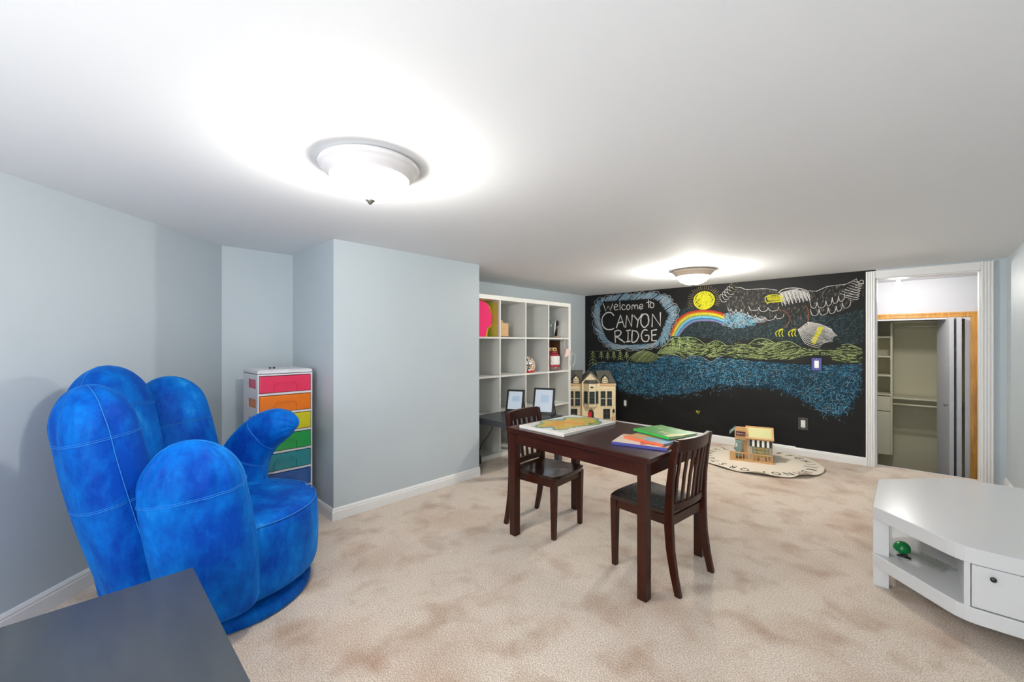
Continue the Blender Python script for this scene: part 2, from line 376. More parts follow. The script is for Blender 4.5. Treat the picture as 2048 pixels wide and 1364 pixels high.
mural = thing('chalk_mural', 'colored chalk drawing of a lake, hills, eagle and rainbow on the black wall', 'chalk drawing', (MX0, YB-.0005, 0))
K_w = chalkmat('white_chalk', (215,212,208), .85); K_g = chalkmat('grey_chalk', (185,188,190), .7); K_bg = chalkmat('blue_grey_chalk', (120,160,182), .75)
K_y = chalkmat('yellow_chalk', (206,202,52), .85, 300); K_r = chalkmat('red_chalk', (190,70,50), .75); K_o = chalkmat('orange_chalk', (205,140,50), .75)
K_gr = chalkmat('green_chalk', (148,164,110), .75); K_lg = chalkmat('lime_chalk', (178,198,132), .8); K_b = chalkmat('blue_chalk', (58,138,182), .72)
K_lb = chalkmat('light_blue_chalk', (130,196,220), .75); K_v = chalkmat('violet_chalk', (150,140,185), .7); K_br = chalkmat('brown_chalk', (150,100,75), .6); K_t = chalkmat('tan_chalk', (176,158,118), .6); K_sk = chalkmat('dull_sky_chalk', (92,118,124), .6); K_s = chalkmat('smudged_grey_chalk', (96,94,88), .38, 60, (1,1,.5))
K_s2 = chalkmat('smudged_blue_chalk', (48,112,146), .36, 140); K_s3 = chalkmat('smudged_teal_chalk', (62,90,98), .30, 150); K_s4 = chalkmat('smudged_green_chalk', (112,126,76), .20, 120, (.4,1,3))
# lettering
b = bmesh.new()
LT = [ [(315,455),(355,560),(385,490),(415,550),(450,455)], [(470,508),(515,495),(505,468),(480,474),(466,512),(485,545),(522,535)], [(548,435),(548,548)],
 [(612,482),(588,474),(572,505),(585,540),(622,533)], [(685,505),(672,476),(648,478),(636,508),(650,538),(675,532),(685,505)], [(708,540),(710,480)], [(710,492),(728,474),(742,488),(750,530)],
 [(750,498),(768,474),(784,486),(792,535)], [(812,508),(856,494),(846,466),(822,474),(810,512),(830,532),(862,520)], [(935,405),(940,515)], [(905,445),(970,430)],
 [(1012,478),(1000,448),(972,448),(958,480),(970,512),(1000,508),(1012,478)],
 [(465,625),(430,585),(380,580),(325,620),(300,690),(320,770),(370,812),(430,810),(465,795)], [(500,790),(555,615),(605,780)], [(520,722),(588,708)], [(625,785),(640,620),(705,775),(715,612)],
 [(735,620),(792,690)], [(850,595),(792,690),(780,780)], [(940,690),(925,620),(880,600),(840,640),(830,700),(850,765),(890,780),(930,740),(940,690)], [(985,780),(990,600),(1095,765),(1098,580)],
 [(485,990),(475,832)], [(475,835),(540,825),(562,860),(530,900),(490,905),(545,940),(612,990)], [(630,825),(690,820)], [(660,825),(655,975)], [(630,980),(690,970)],
 [(715,825),(710,980),(770,965),(800,900),(780,845),(712,822)], [(925,820),(870,820),(838,880),(850,950),(890,975),(935,955),(935,890),(890,895)], [(1050,815),(980,825),(980,965),(1050,965)], [(980,890),(1040,880)] ]
sharp = {0,13,15,17,19,27}
for i, s in enumerate(LT):
    pts = [Z4(p) for p in s]
    if len(pts) > 2 and i not in sharp: pts = curve(pts, 5)
    big = i > 11
    for k in range(2 if not big else 3):
        j = .002 if not big else .004
        stroke(b, [(x+random.uniform(-j,j), z+random.uniform(-j,j)) for x, z in pts], .0085 if not big else .011, 4)
obj('lettering', b, K_w, mural)
# cloud around the lettering
b = bmesh.new()
out = [(240,400),(330,380),(430,350),(540,330),(640,322),(720,335),(800,310),(900,330),(1010,290),(1090,340),(1180,345),(1240,390),(1255,450),(1330,500),(1335,600),(1310,680),(1255,770),(1230,860),(1200,980),(1100,1040),(1000,1055),(900,1068),(750,1090),(600,1070),(470,1080),(380,1050),(310,990),(250,900),(190,780),(200,660),(170,580),(210,480)]
inn = [(300,440),(380,432),(450,430),(560,425),(640,420),(700,418),(800,405),(900,400),(990,400),(1070,430),(1100,470),(1140,530),(1180,580),(1205,620),(1190,660),(1160,700),(1140,760),(1120,820),(1100,880),(1070,960),(1010,990),(920,1005),(800,1015),(700,1020),(560,1018),(470,1005),(400,970),(350,900),(320,830),(290,750),(275,650),(285,540)]
n = len(out)
for k in range(900):
    t = random.random()*n; i = int(t); f = t-i; j = (i+1) % n
    t2 = (t + 1.0) % n; i2 = int(t2); f2 = t2-i2; j2 = (i2+1) % n
    a = (out[i2][0]*(1-f2)+out[j2][0]*f2, out[i2][1]*(1-f2)+out[j2][1]*f2); c = (inn[i][0]*(1-f)+inn[j][0]*f, inn[i][1]*(1-f)+inn[j][1]*f)
    q = random.uniform(.0,.35); e = random.uniform(.8,1.06)
    p0 = (c[0]*(1-q)+a[0]*q, c[1]*(1-q)+a[1]*q); p1 = (c[0]*(1-e)+a[0]*e, c[1]*(1-e)+a[1]*e)
    stroke(b, [Z4(p0), Z4(((p0[0]+p1[0])/2+random.uniform(-8,8), (p0[1]+p1[1])/2+random.uniform(-8,8))), Z4(p1)], .0045, 2, random.choice((0,0,1)))
for i in range(n):                                   # scalloped outer line
    a, c = out[i], out[(i+1) % n]; cx, cz = 700, 690; mx, mz = (a[0]+c[0])/2, (a[1]+c[1])/2; l = math.hypot(mx-cx, mz-cz)
    o = 26; m_ = (mx+(mx-cx)/l*o, mz+(mz-cz)/l*o)
    stroke(b, curve([Z4(a), Z4(m_), Z4(c)], 5), .0055, 3, 1)
obj('cloud_border', b, [K_bg, K_g], mural)
# sun
b = bmesh.new(); sc = Z4((1690,415))
for k in range(7): stroke(b, ell(sc[0]+random.uniform(-.003,.003), sc[1]+random.uniform(-.003,.003), .1085-k*.0015, .0975-k*.0015, 30), .007, 3)
for k in range(240):
    a = random.random()*2*PI; r = .085*math.sqrt(random.random()); px, pz = sc[0]+r*math.cos(a), sc[1]+r*math.sin(a)
    th = random.uniform(.3,1.3); l = .03; q = [(px-l*math.cos(th), pz-l*math.sin(th)), (px+random.uniform(-.006,.006), pz), (px+l*math.cos(th), pz+l*math.sin(th))]
    if all(math.hypot(x-sc[0], z-sc[1]) < .1 for x, z in q): stroke(b, q, .007, 2)
for k in range(30):
    a = math.radians(-25 + k*8.0)
    if math.sin(a) < -.55: continue
    l = random.uniform(.035,.06); stroke(b, [(sc[0]+.125*math.cos(a), sc[1]+.115*math.sin(a)), (sc[0]+(.125+l)*math.cos(a), sc[1]+(.115+l)*math.sin(a))], .0045, 2, 1)
obj('sun', b, [K_y, K_t], mural)
# rainbow
b = bmesh.new()
top = curve([Z4(p) for p in ((1225,900),(1270,780),(1330,680),(1430,598),(1560,556),(1700,545),(1840,560),(1975,600))], 6)
bot = curve([Z4(p) for p in ((1345,905),(1385,850),(1450,775),(1550,712),(1650,695),(1760,695),(1860,708),(1960,750))], 6)
for k in range(46):
    t = k/45; mi = min(6, int(t*7)); w_ = .0052
    stroke(b, [(p[0]*(1-t)+q[0]*t+random.uniform(-.001,.001), p[1]*(1-t)+q[1]*t+random.uniform(-.001,.001)) for p, q in zip(top, bot)], w_, 3, mi)
obj('rainbow', b, [K_r, K_o, K_y, K_gr, K_lb, K_b, K_v], mural)
# sky haze and small cloud at the rainbow's end
b = bmesh.new()
sky = [Z5(p) for p in ((-560,590),(-480,520),(-330,470),(-150,480),(0,640),(150,740),(640,700),(760,640),(900,640),(1200,560),(1500,600),(1900,500),(1900,930),(1700,960),(1500,900),(1100,960),(900,900),(600,880),(300,900),(150,960),(0,880),(-200,860),(-350,900),(-600,880))]
region(b, sky, 1, 2)
for p in scatter(sky, 1100):
    a = random.uniform(-1.1,1.1); l = random.uniform(.006,.018); stroke(b, [(p[0]-l*math.cos(a), p[1]-l*math.sin(a)), (p[0], p[1]+random.uniform(-.004,.004)), (p[0]+l*math.cos(a), p[1]+l*math.sin(a))], .0026, 2, random.choice((0,1)))
obj('sky_haze', b, [K_sk, K_sk, K_s3], mural)
b = bmesh.new()
cl = [Z5(p) for p in ((95,600),(160,555),(300,545),(420,580),(520,590),(560,640),(500,700),(350,735),(180,730),(90,700))]
region(b, cl, 2, 2)
for p in scatter(cl, 260):
    r = random.uniform(.006,.016); a = random.random()*6; stroke(b, ell(p[0], p[1], r*1.3, r, 7, a, a+4), .003, 3, random.choice((0,1)))
for k in range(9):
    c_ = Z5((540+k*12, 640+random.uniform(-25,25))); stroke(b, ell(*c_, .02, .02, 12), .003, 3, 1)
obj('small_cloud', b, [K_lb, K_g, K_s2], mural)
# hills
b = bmesh.new()
band = [Z7(p) for p in ((1060,190),(1150,90),(1240,20),(1320,-20),(1450,-40),(1560,-15),(1680,60),(1750,50),(1800,20),(1870,15),(1950,60),(2046,95))] + [Z8(p) for p in ((80,90),(150,45),(240,10),(380,60),(480,10),(600,-5),(750,50),(900,20),(1050,80),(1200,100),(1350,130),(1480,140),(1600,80),(1740,60),(1880,120),(1890,240),(1860,310),(1500,300),(1420,210),(1250,200),(900,270),(600,262),(300,255),(60,220))] + [Z7(p) for p in ((1980,225),(1900,235),(1800,272),(1720,225),(1560,205),(1430,255),(1300,205),(1150,200))]
hill = [Z7(p) for p in ((680,285),(720,215),(790,165),(870,150),(960,160),(1030,195),(1100,235),(1040,275),(960,315),(850,325),(750,312))]
region(b, band, 1, 2)
for poly, cnt, a0 in ((band, 820, .22), (hill, 0, 0)):
    for p in scatter(poly, cnt) if cnt else []:
        a = a0*math.sin(p[0]*9) + random.uniform(-.15,.35); l = random.uniform(.012,.032)
        q = [(p[0]-l*math.cos(a), p[1]-l*math.sin(a)), (p[0], p[1]+.003), (p[0]+l*math.cos(a), p[1]+l*math.sin(a))]
        if inside(q[0], poly) and inside(q[2], poly): stroke(b, q, .0042, 2, random.choice((0,0,1)))
x0 = min(p[0] for p in hill); x1 = max(p[0] for p in hill); z0 = min(p[1] for p in hill); z1 = max(p[1] for p in hill)
for k in range(30):                                  # long slanting hatch on the first hill
    s0 = x0-.12 + k*(x1-x0+.12)/30; line = [(s0+t*.19, z0+(z1-z0)*t - .02*math.sin(t*PI)*-1) for t in [i/14 for i in range(15)]]; cur = []
    for p in line:
        if inside(p, hill): cur.append(p)
        elif len(cur) > 2: break
        else: cur = []
    if len(cur) > 2: stroke(b, cur, .0055, 3, random.choice((0,0,1)), True)
for k in range(20):
    s0 = Z7((1055+k*10, 195)); l = .10; stroke(b, curve([s0, (s0[0]+.05, s0[1]+.05), (s0[0]+.115, s0[1]+.09)], 3), .004, 3, 0, True)
for pts in ([Z7(p) for p in ((640,300),(690,240),(760,180),(870,150),(960,165),(1100,240))], [Z4(p) for p in ((1050,1150),(1120,1060),(1200,985),(1280,925),(1380,920),(1480,915),(1600,940),(1700,1010))], [Z4(p) for p in ((1740,1040),(1790,985),(1850,965),(1930,985),(2000,1035))], [Z5(p) for p in ((430,955),(520,890),(620,880),(700,900),(790,950))], [Z5(p) for p in ((1620,960),(1720,950),(1880,1015))], [Z5(p) for p in ((790,935),(900,910),(980,925),(1100,990))]):
    stroke(b, curve(pts, 6), .005, 4, 1)
obj('hills', b, [K_gr, K_lg, K_s4], mural)
# pine trees
for (x, ty, by, wd) in ((178,1100,1300,62),(292,1108,1222,40),(380,1118,1228,36),(463,1108,1225,38),(552,1105,1228,42),(638,1112,1220,40),(1266,918,1085,46),(1356,905,1095,48),(1472,925,1085,50)):
    b = bmesh.new(); stroke(b, [Z4((x,ty)), Z4((x+2,by))], .006, 5)
    for k in range(4 if wd > 41 else 3):
        z = ty + (by-ty)*(.08+.24*k); d = wd*(.45+.18*k)
        for s in (-1, 1): stroke(b, curve([Z4((x,z)), Z4((x+s*d*.6, z+(by-ty)*.10)), Z4((x+s*d, z+(by-ty)*.22))], 3), .0055, 5)
    obj('pine_tree', b, K_lg, mural)
b = bmesh.new()
stroke(b, [Z4((130,1112)), Z4((420,1104)), Z4((560,1102))], .0022, 5)
obj('chalk_line', b, K_lg, mural)
# lake
b = bmesh.new()
lake = [Z7(p) for p in ((100,430),(140,370),(210,325),(300,300),(400,305),(500,300),(640,292),(750,320),(900,332),(1000,300),(1060,250),(1150,220),(1250,215),(1340,225),(1430,268),(1500,225),(1570,220),(1680,245),(1790,300),(1870,250),(1950,222))] + [Z8(p) for p in ((0,250),(120,235),(400,275),(800,300),(1000,320),(1200,335),(1500,330),(1880,310),(1860,600),(1830,700),(1760,800),(1690,960),(1500,1000),(1400,970),(1300,940),(1240,870),(1150,820),(1080,760),(900,700),(780,650),(700,600),(620,580),(550,600),(480,620),(400,580),(330,630),(250,570),(150,620),(60,600),(0,590))] + [Z7(p) for p in ((1900,600),(1820,640),(1700,670),(1600,700),(1500,712),(1350,740),(1200,745),(1000,770),(850,745),(700,735),(600,700),(520,660),(480,620),(300,520),(180,470))]
region(b, lake, 1, 3)
zs = [p[1] for p in lake]; zt, zb = max(zs), min(zs)
for p in scatter(lake, 6500):
    hgt = (p[1]-zb)/(zt-zb)
    if hgt < .6 and random.random() < .35: p = (p[0]+random.uniform(-.03,.03), p[1]-abs(random.gauss(0,.035)))
    if random.random() < .25+.3*math.sin(p[0]*5.3+p[1]*4)*math.sin(p[1]*11): continue
    a = random.random()*PI if hgt < .75 else random.uniform(-.5,.5); l = random.uniform(.005,.017)
    bright = .5+.5*math.sin(p[0]*3.1+.6)*math.cos(p[1]*7)
    mi = random.choices((0,1,2), (4, .8+3.0*bright, 1.0))[0]
    stroke(b, [(p[0]-l*math.cos(a), p[1]-l*math.sin(a)), (p[0]+random.uniform(-.004,.004), p[1]+random.uniform(-.004,.004)), (p[0]+l*math.cos(a), p[1]+l*math.sin(a))], .0021, 2, mi)
for pts in ([(100,430),(140,370),(210,325),(300,300),(360,305)], [(1060,245),(1150,212),(1250,205),(1340,218),(1430,262),(1500,218),(1570,212),(1680,238),(1790,295),(1870,244),(1950,215)]):
    stroke(b, curve([Z7(p) for p in pts], 5), .004, 3, 2)
obj('lake', b, [K_b, K_lb, K_g, K_s2], mural)
# eagle
b = bmesh.new()
lw = [Z5(p) for p in ((140,440),(200,330),(270,240),(400,250),(600,245),(800,265),(820,330),(820,480),(880,560),(760,610),(640,620),(520,590),(400,565),(290,545),(170,530))]
rw = [Z5(p) for p in ((1215,270),(1300,272),(1430,215),(1680,180),(1800,120),(1900,180),(1900,330),(1800,360),(1740,440),(1640,520),(1500,560),(1330,570),(1230,520),(1210,400))]
bd = [Z5(p) for p in ((840,500),(1150,450),(1190,540),(1190,640),(1160,710),(1080,745),(900,740),(950,640),(900,540))]
for q, mi in ((lw, 3), (rw, 3), (bd, 3)): region(b, q, 3, mi)
for q, cnt, a0 in ((lw, 170, .1), (rw, 120, -.2), (bd, 90, 1.5)):
    for p in scatter(q, cnt):
        a = a0 + random.uniform(-.2,.2); l = random.uniform(.01,.03); stroke(b, [(p[0]-l*math.cos(a), p[1]-l*math.sin(a)), (p[0]+l*math.cos(a), p[1]+l*math.sin(a))], .0022, 4, 3)
for pts in (((260,220),(330,225),(400,250),(520,245),(640,240),(800,260)), ((1200,265),(1290,272),(1360,245),(1430,212)), ((1430,212),(1560,195),(1680,180),(1800,120)), ((1810,110),(1830,150),(1880,130),(1900,150),(1880,180),(1820,160))):
    stroke(b, curve([Z5(p) for p in pts], 5), .005, 5, 0)
def scallops(pts, dep, mi=0):
    for a, c in zip(pts, pts[1:]):
        m_ = ((a[0]*.45+c[0]*.55), (a[1]+c[1])/2+dep); q = (a[0]*.8+c[0]*.2, (a[1]+m_[1])/2+dep*.35); e = (a[0]*.1+c[0]*.9, (c[1]+m_[1])/2+dep*.2)
        stroke(b, curve([Z5(p) for p in (a, q, m_, e, c)], 4), .0045, 5, mi)
scallops([(165,470),(205,490),(270,500),(335,500),(420,540),(520,575),(640,605),(770,590),(885,560)], 45)
scallops([(430,460),(560,480),(680,480),(820,470)], 50)
scallops([(1215,400),(1305,410),(1420,390),(1500,350),(1580,330),(1660,300)], 85)
scallops([(1220,500),(1330,500),(1450,480),(1550,460),(1630,420),(1740,380)], 85)
for k in range(7):                                   # long wing-tip feathers
    x, z = 1600+k*30, 300-k*26; stroke(b, curve([Z5(p) for p in ((x,z),(x+110,z+35),(1830+k*10,z+60-k*6),(1800,z+80-k*4),(x+60,z+45))], 4), .0042, 5, 0)
for k in range(6):
    x, z = 70+k*30, 370-k*32; stroke(b, curve([Z5(p) for p in ((x+70,z-40),(x+10,z-60),(x-5,z-10),(x+30,z+40),(x+80,z+30))], 4), .0042, 5, 4 if k > 3 else 0)
hd = [Z5(p) for p in ((805,310),(870,255),(1000,232),(1130,250),(1195,290),(1215,400),(1100,445),(960,480),(830,490),(860,430),(880,370))]
for k in range(46):
    x = 800+k*9.5; z = 300-60*math.sin(k/46*PI*.75); l = 150+30*math.sin(k*1.3)
    pts = [(x+30*t*1.6, z+l*t) for t in [i/8 for i in range(9)]]; pts = [p for p in pts if inside(Z5(p), hd)]
    if len(pts) > 2: stroke(b, curve([Z5(p) for p in pts], 2), .005, 5, 0, True)
stroke(b, curve([Z5(p) for p in ((805,300),(870,250),(1000,230),(1130,248),(1200,290),(1215,400))], 5), .006, 6, 0)
for k in range(3): stroke(b, curve([Z5((x, z+k*3)) for x, z in ((650,400),(645,350),(700,322),(800,318),(865,345),(870,380),(830,400),(690,410),(680,430),(655,400))], 4), .006, 6, 1)
for k in range(14): stroke(b, [Z5((672+k*13, 335)), Z5((682+k*13, 392))], .006, 6, 1)
for pts in (((820,505),(900,540),(955,620),(925,700),(880,745)), ((1150,450),(1190,520),(1190,640),(1160,705),(1090,740))):
    for k in range(4): stroke(b, curve([Z5((x+k*3, z)) for x, z in pts], 5), .005, 5, 2)
for cx in (780, 945):
    for k in range(3): stroke(b, curve([Z5((cx+70, 755)), Z5((cx+8+k*38, 790)), Z5((cx+k*38, 820)), Z5((cx+12+k*42, 852))], 4), .0085, 6, 1)
    stroke(b, [Z5((cx+40, 775)), Z5((cx+95, 758))], .011, 6, 1)
for k in range(21):                                  # tail
    t = k/20; a = (1060+130*t, 760-95*t); e = (1340+190*math.sin(t*PI*.85)+70*t, 1000-240*t); g_ = 1-.10*abs(math.sin(t*PI*3)); e = (a[0]+(e[0]-a[0])*g_, a[1]+(e[1]-a[1])*g_)
    stroke(b, curve([Z5(a), Z5(((a[0]+e[0])/2-40*(1-t), (a[1]+e[1])/2+60*(1-t)-20*t)), Z5(e)], 4), .0046, 5, 0)
for k in range(46):
    t = random.random(); stroke(b, [Z5((1230+110*t+random.uniform(-20,20), 930-210*t)), Z5((1280+110*t, 950-210*t))], .006, 6, 1)
obj('eagle', b, [K_w, K_y, K_br, K_s, K_t], mural)
b = bmesh.new(); p = W(1396, 824); stroke(b, [(p[0]-.02,p[1]+.008),(p[0]+.02,p[1]+.010),(p[0]+.004,p[1]-.018),(p[0]-.018,p[1]+.006)], .010, 4); stroke(b, [(p[0]+.016,p[1]-.02),(p[0]+.016,p[1]-.14)], .002, 4, 1)
obj('small_flower_mark', b, [K_y, K_s], mural)

# ------------------------------------------------------------ outlets and switch
M_plate = mat('dark_wall_plate', (62,60,60), .4); M_plateb = mat('blue_wall_plate', (70,75,150), .4); M_dev = mat('white_device_plastic', (235,235,235), .3)
def plate(u, v, w_, h_, m, lab, sw=False):
    p = W(u, v); t = thing('switch_plate' if sw else 'outlet_plate', lab, 'light switch' if sw else 'outlet', (p[0]+MX0, YB-.001, p[1]))
    obj('cover_plate', box(-w_/2, w_/2, -.006, 0, -h_/2, h_/2), m, t, bevel=.002)
    b = bmesh.new(); bx(b, -.0165, .0165, -.009, -.005, -.033, .033); obj('rocker' if sw else 'receptacle', b, M_dev, t, bevel=.001)
    if not sw:
        b = bmesh.new()
        for s in (-1, 1):
            bx(b, -.0075, -.005, -.0095, -.0089, s*.016, s*.016+.008); bx(b, .005, .0075, -.0095, -.0089, s*.016, s*.016+.007); bx(b, -.002, .002, -.0095, -.0089, s*.016-.008, s*.016-.004)
        obj('socket_slots', b, M_dark, t)
    for s in (-1, 1):
        b = bmesh.new(); lathe(b, [(.0035,0),(.0035,.001),(.001,.002)], 12, M=T(0,-.006,s*.047) @ R(PI/2,'X')); obj('screw', b, M_metal, t)
plate(1633.5, 728.5, .074, .112, M_plateb, 'white light switch on a blue plate in the chalk hills', True)
plate(1606.5, 847.5, .078, .114, M_plate, 'white outlet in a dark plate right of the toy bakery')
plate(1251, 806, .078, .114, mat('black_wall_plate', (22,20,20), .4), 'white outlet in a black plate right of the dollhouse')

# ------------------------------------------------------------ blue hand chair
hand = thing('hand_shaped_chair', 'blue velvet swivel chair shaped like an open hand', 'chair', (*rd(-1.2, 1.76), 0), TH)
def loftfinger(name, path, az, hw, ht, taper=0, twist=0):
    """path: list of (x,y,z); hw: half width along the rim, ht: half thickness; az: direction the back of the finger faces"""
    P = smoothpath(path, 7); n = 64; bm = bmesh.new(); L = [0]
    for a, c in zip(P, P[1:]): L.append(L[-1]+(c-a).length)
    tot = L[-1]; rings = []; seamL = []; seamR = []
    cap = hw*1.08
    Q = [(P[i], L[i]) for i in range(len(P)) if L[i] < tot-cap]
    def at(l):
        for i in range(len(P)-1):
            if L[i+1] >= l: f = (l-L[i])/(L[i+1]-L[i]+1e-9); return P[i].lerp(P[i+1], f)
        return P[-1]
    Q += [(at(tot-cap+cap*math.sin(k*PI/2/9)), tot-cap+cap*math.sin(k*PI/2/9)) for k in range(0, 9)] + [(at(tot-cap*.004), tot-cap*.004)]
    for i, (p, l) in enumerate(Q):
        t = (at(min(l+.01, tot)) - at(max(l-.02, 0))).normalized()
        back = Vector((math.cos(az+twist*l/tot), math.sin(az+twist*l/tot), 0)); back = (back - t*back.dot(t)).normalized(); side = t.cross(back)
        s = 1.0
        if l > tot-cap: s = math.sqrt(max(0, 1-((l-tot+cap)/cap)**2))
        fu = l/tot; tp = 1-taper*fu*fu; W_ = hw*(.93+.10*math.sin(fu*PI))*s*tp; D_ = ht*(1.0+.12*math.sin(fu*PI))*s*tp
        ring = []
        for k in range(n):
            a = 2*PI*k/n; c, sn = math.cos(a), math.sin(a); e = .78
            x = W_*math.copysign(abs(c)**e, c); y = D_*math.copysign(abs(sn)**e, sn)
            wr = 0
            if l > tot-cap*1.5: wr = (.0030*math.sin(a*13+i*.35)+.0016*math.sin(a*7+i*1.1))*min(1, (l-(tot-cap*1.5))/cap)*(s+.1)
            ring.append(p + side*(x*(1+wr*7)) + back*(y*(1+wr*7) + wr))
        seamR.append(ring[0] + side*.001); seamL.append(ring[n//2] - side*.001)
        rings.append([bm.verts.new(q) for q in ring])
    for a, c in zip(rings, rings[1:]):
        for k in range(n): bm.faces.new((a[k], a[(k+1)%n], c[(k+1)%n], c[k]))
    bm.faces.new(rings[0][::-1]); bm.faces.new(rings[-1])
    o = obj(name, bm, M_velvet, hand, smooth=True, sub=1)
    b = bmesh.new(); tube(b, seamR[1:-1], .0014, 6); tube(b, seamL[1:-1], .0014, 6)
    # cross seam near the tip, on both faces
    idx = [i for i, (p, l) in enumerate(Q) if l < tot-cap*1.25][-1]
    rr = [v.co.copy() for v in rings[idx]] if False else None
    return o, b, Q, idx, tot
def finger(name, path, az, hw, ht, lines=(.72,), **k):
    # rings are re-derived for the cross seams
    o, b, Q, idx, tot = loftfinger(name, path, az, hw, ht, **k)
    me = o.data; n = 64
    for fr in lines:
        i = min(range(len(Q)), key=lambda j: abs(Q[j][1]-fr*tot)); co = [me.vertices[i*n+j].co.copy() for j in range(n)]
        c = sum(co, Vector())/n
        pts = [c+(q-c)*1.004 for q in co]; tube(b, pts+[pts[0]], .0012, 6); c2 = Vector((0,0,.006)); tube(b, [q+c2 for q in pts+[pts[0]]], .0009, 6)
    obj('seam', b, M_seam, o, smooth=True)
    return o
finger('finger', [(.135,-.265,.10),(.130,-.30,.32),(.11,-.33,.55),(.10,-.35,.728)], math.radians(-68), .150, .092, lines=(.72,))
finger('finger', [(-.10,-.24,.08),(-.15,-.285,.35),(-.205,-.325,.65),(-.245,-.35,.918)], math.radians(-122), .140, .098, lines=(.76,.55))
finger('finger', [(-.27,-.10,.10),(-.34,-.08,.40),(-.40,-.07,.70),(-.46,-.06,.965)], math.radians(188), .150, .098, lines=(.78,))
finger('finger', [(-.26,.20,.10),(-.33,.21,.40),(-.41,.225,.70),(-.47,.235,.895)], math.radians(152), .142, .095, lines=(.70,))
finger('thumb', [(-.12,.30,.10),(-.155,.325,.34),(-.145,.335,.47),(-.08,.335,.575),(.01,.325,.640),(.10,.31,.655),(.135,.305,.640)], math.radians(100), .120, .088, lines=(.74,.52), taper=.38)
b = bmesh.new(); lathe(b, [(.02,.085),(.315,.085),(.338,.10),(.346,.14),(.348,.24),(.347,.33),(.342,.362),(.328,.376),(.30,.384),(.20,.392),(.08,.396),(.004,.397)], 72)
obj('seat_cushion', b, M_velvet, hand, smooth=True, sub=1)
b = bmesh.new(); tube(b, [(.337*math.cos(a), .337*math.sin(a),   .3735) for a in [2*PI*i/72 for i in range(73)]], .0022, 6); a = math.radians(-45); tube(b, [(.349*math.cos(a), .349*math.sin(a), z) for z in (.10,.16,.24,.33,.372)], .0016, 6)
obj('piping', b, M_seam, hand, smooth=True)
b = bmesh.new(); lathe(b, [(.30,0),(.312,.008),(.316,.028),(.312,.044),(.30,.052),(.05,.055)], 72); obj('base_ring', b, M_velvet, hand, smooth=True)
b = bmesh.new(); lathe(b, [(.16,.05),(.16,.09)], 32); obj('swivel_plate', b, M_dark, hand)

# ------------------------------------------------------------ plastic drawer cart
M_frame = mat('clear_white_plastic', (222,220,226), .35, alpha=1)
cart = thing('plastic_drawer_cart', 'tall plastic cart with rainbow colored drawers in the wall alcove', 'drawer cart', (-2.835, .855, 0))
hx, hy = .145, .150
b = bmesh.new(); bx(b, -hx, hx, -hy, hy, .872, .895); bx(b, -hx+.01, hx-.01, -hy+.01, hy-.01, .895, .899); obj('top_tray', b, M_frame, cart, bevel=.004)
b = bmesh.new(); NZ = 7; pz = .1145; zb = .072
for i in range(NZ+1):
    z = zb+i*pz; bx(b, -hx, hx, -hy, hy, z-.008, z+.004)
    if i < NZ:
        for s in (-1, 1):
            ya, yb_ = (s*hy-.008 if s > 0 else -hy), (s*hy if s > 0 else -hy+.008)
            za, zc = z+.004, z+pz-.008; bx(b, -hx, -hx+.09, ya, yb_, za, zc); bx(b, hx-.035, hx, ya, yb_, za, zc); bx(b, -hx+.09, hx-.035, ya, yb_, za, z+.03); bx(b, -hx+.09, hx-.035, ya, yb_, z+pz-.03, zc)
        bx(b, -hx, -hx+.006, -hy+.008, hy-.008, z+.004, z+pz-.008)
obj('frame', b, M_frame, cart)
cols = [(112,50,150),(28,86,160),(20,140,150),(20,165,75),(214,206,30),(232,120,22),(222,50,92)]
for i, c in enumerate(cols):
    z = zb+i*pz+.006; md = mat('drawer_plastic_%s' % ('purple','blue','teal','green','yellow','orange','pink')[i], c, .25, coat=.2)
    b = bmesh.new(); bx(b, -hx+.012, hx+.004, -hy+.010, hy-.010, z, z+pz-.018)
    d = obj('drawer', b, md, cart, bevel=.004); d['label'] = ('purple','blue','teal','green','yellow','orange','pink')[i] + ' plastic drawer'
    b = bmesh.new(); prism(b, [(-.066,z+.004),(-.066,z+.048),(-.046,z+.064),(.046,z+.064),(.066,z+.048),(.066,z+.004),(.058,z+.004),(.058,z+.044),(.042,z+.056),(-.042,z+.056),(-.058,z+.044),(-.058,z+.004)], 0, .007, M=T(hx+.003,0,0) @ R(PI/2,'Z') @ R(PI/2,'X')); obj('handle', b, md, d)
for sx in (-1, 1):
    for sy in (-1, 1):
        b = bmesh.new(); lathe(b, [(.024,-.009),(.024,.009)], 20, M=T(sx*.115, sy*.12, .024) @ R(PI/2,'X')); bx(b, sx*.115-.006, sx*.115+.006, sy*.12-.012, sy*.12+.012, .03, .066); obj('caster', b, M_dark, cart)
b = bmesh.new(); 
for k in range(2): lathe(b, [(.001,0),(.007,.002),(.007,.007),(.003,.010)], 10, M=T(-2.80, .80+.022*k, .8995))
tag(obj('small_black_beads', b, M_dark), 'tiny black trinkets lying on top of the rainbow drawer cart', 'trinket')

# ------------------------------------------------------------ low charcoal tables
def lowtable(x0, x1, y0, y1, zt, lab):
    cx, cy = (x0+x1)/2, (y0+y1)/2; t = thing('low_side_table', lab, 'table', (cx, cy, 0)); a, c = (x1-x0)/2, (y1-y0)/2
    obj('tabletop', box(-a, a, -c, c, zt-.045, zt), M_grey, t, bevel=.0015)
    for sx in (-1, 1):
        for sy in (-1, 1):
            px, py = sx*(a-.025), sy*(c-.025); obj('leg', box(px-.025, px+.025, py-.025, py+.025, 0, zt-.045), M_grey, t, bevel=.001)
lowtable(-1.479, -.875, -.40, .225, .42, 'charcoal square side table in the foreground beside the blue hand chair')
lowtable(-2.742, -2.215, 2.345, 2.935, .42, 'charcoal side table holding two tablets in front of the white cubby shelf')
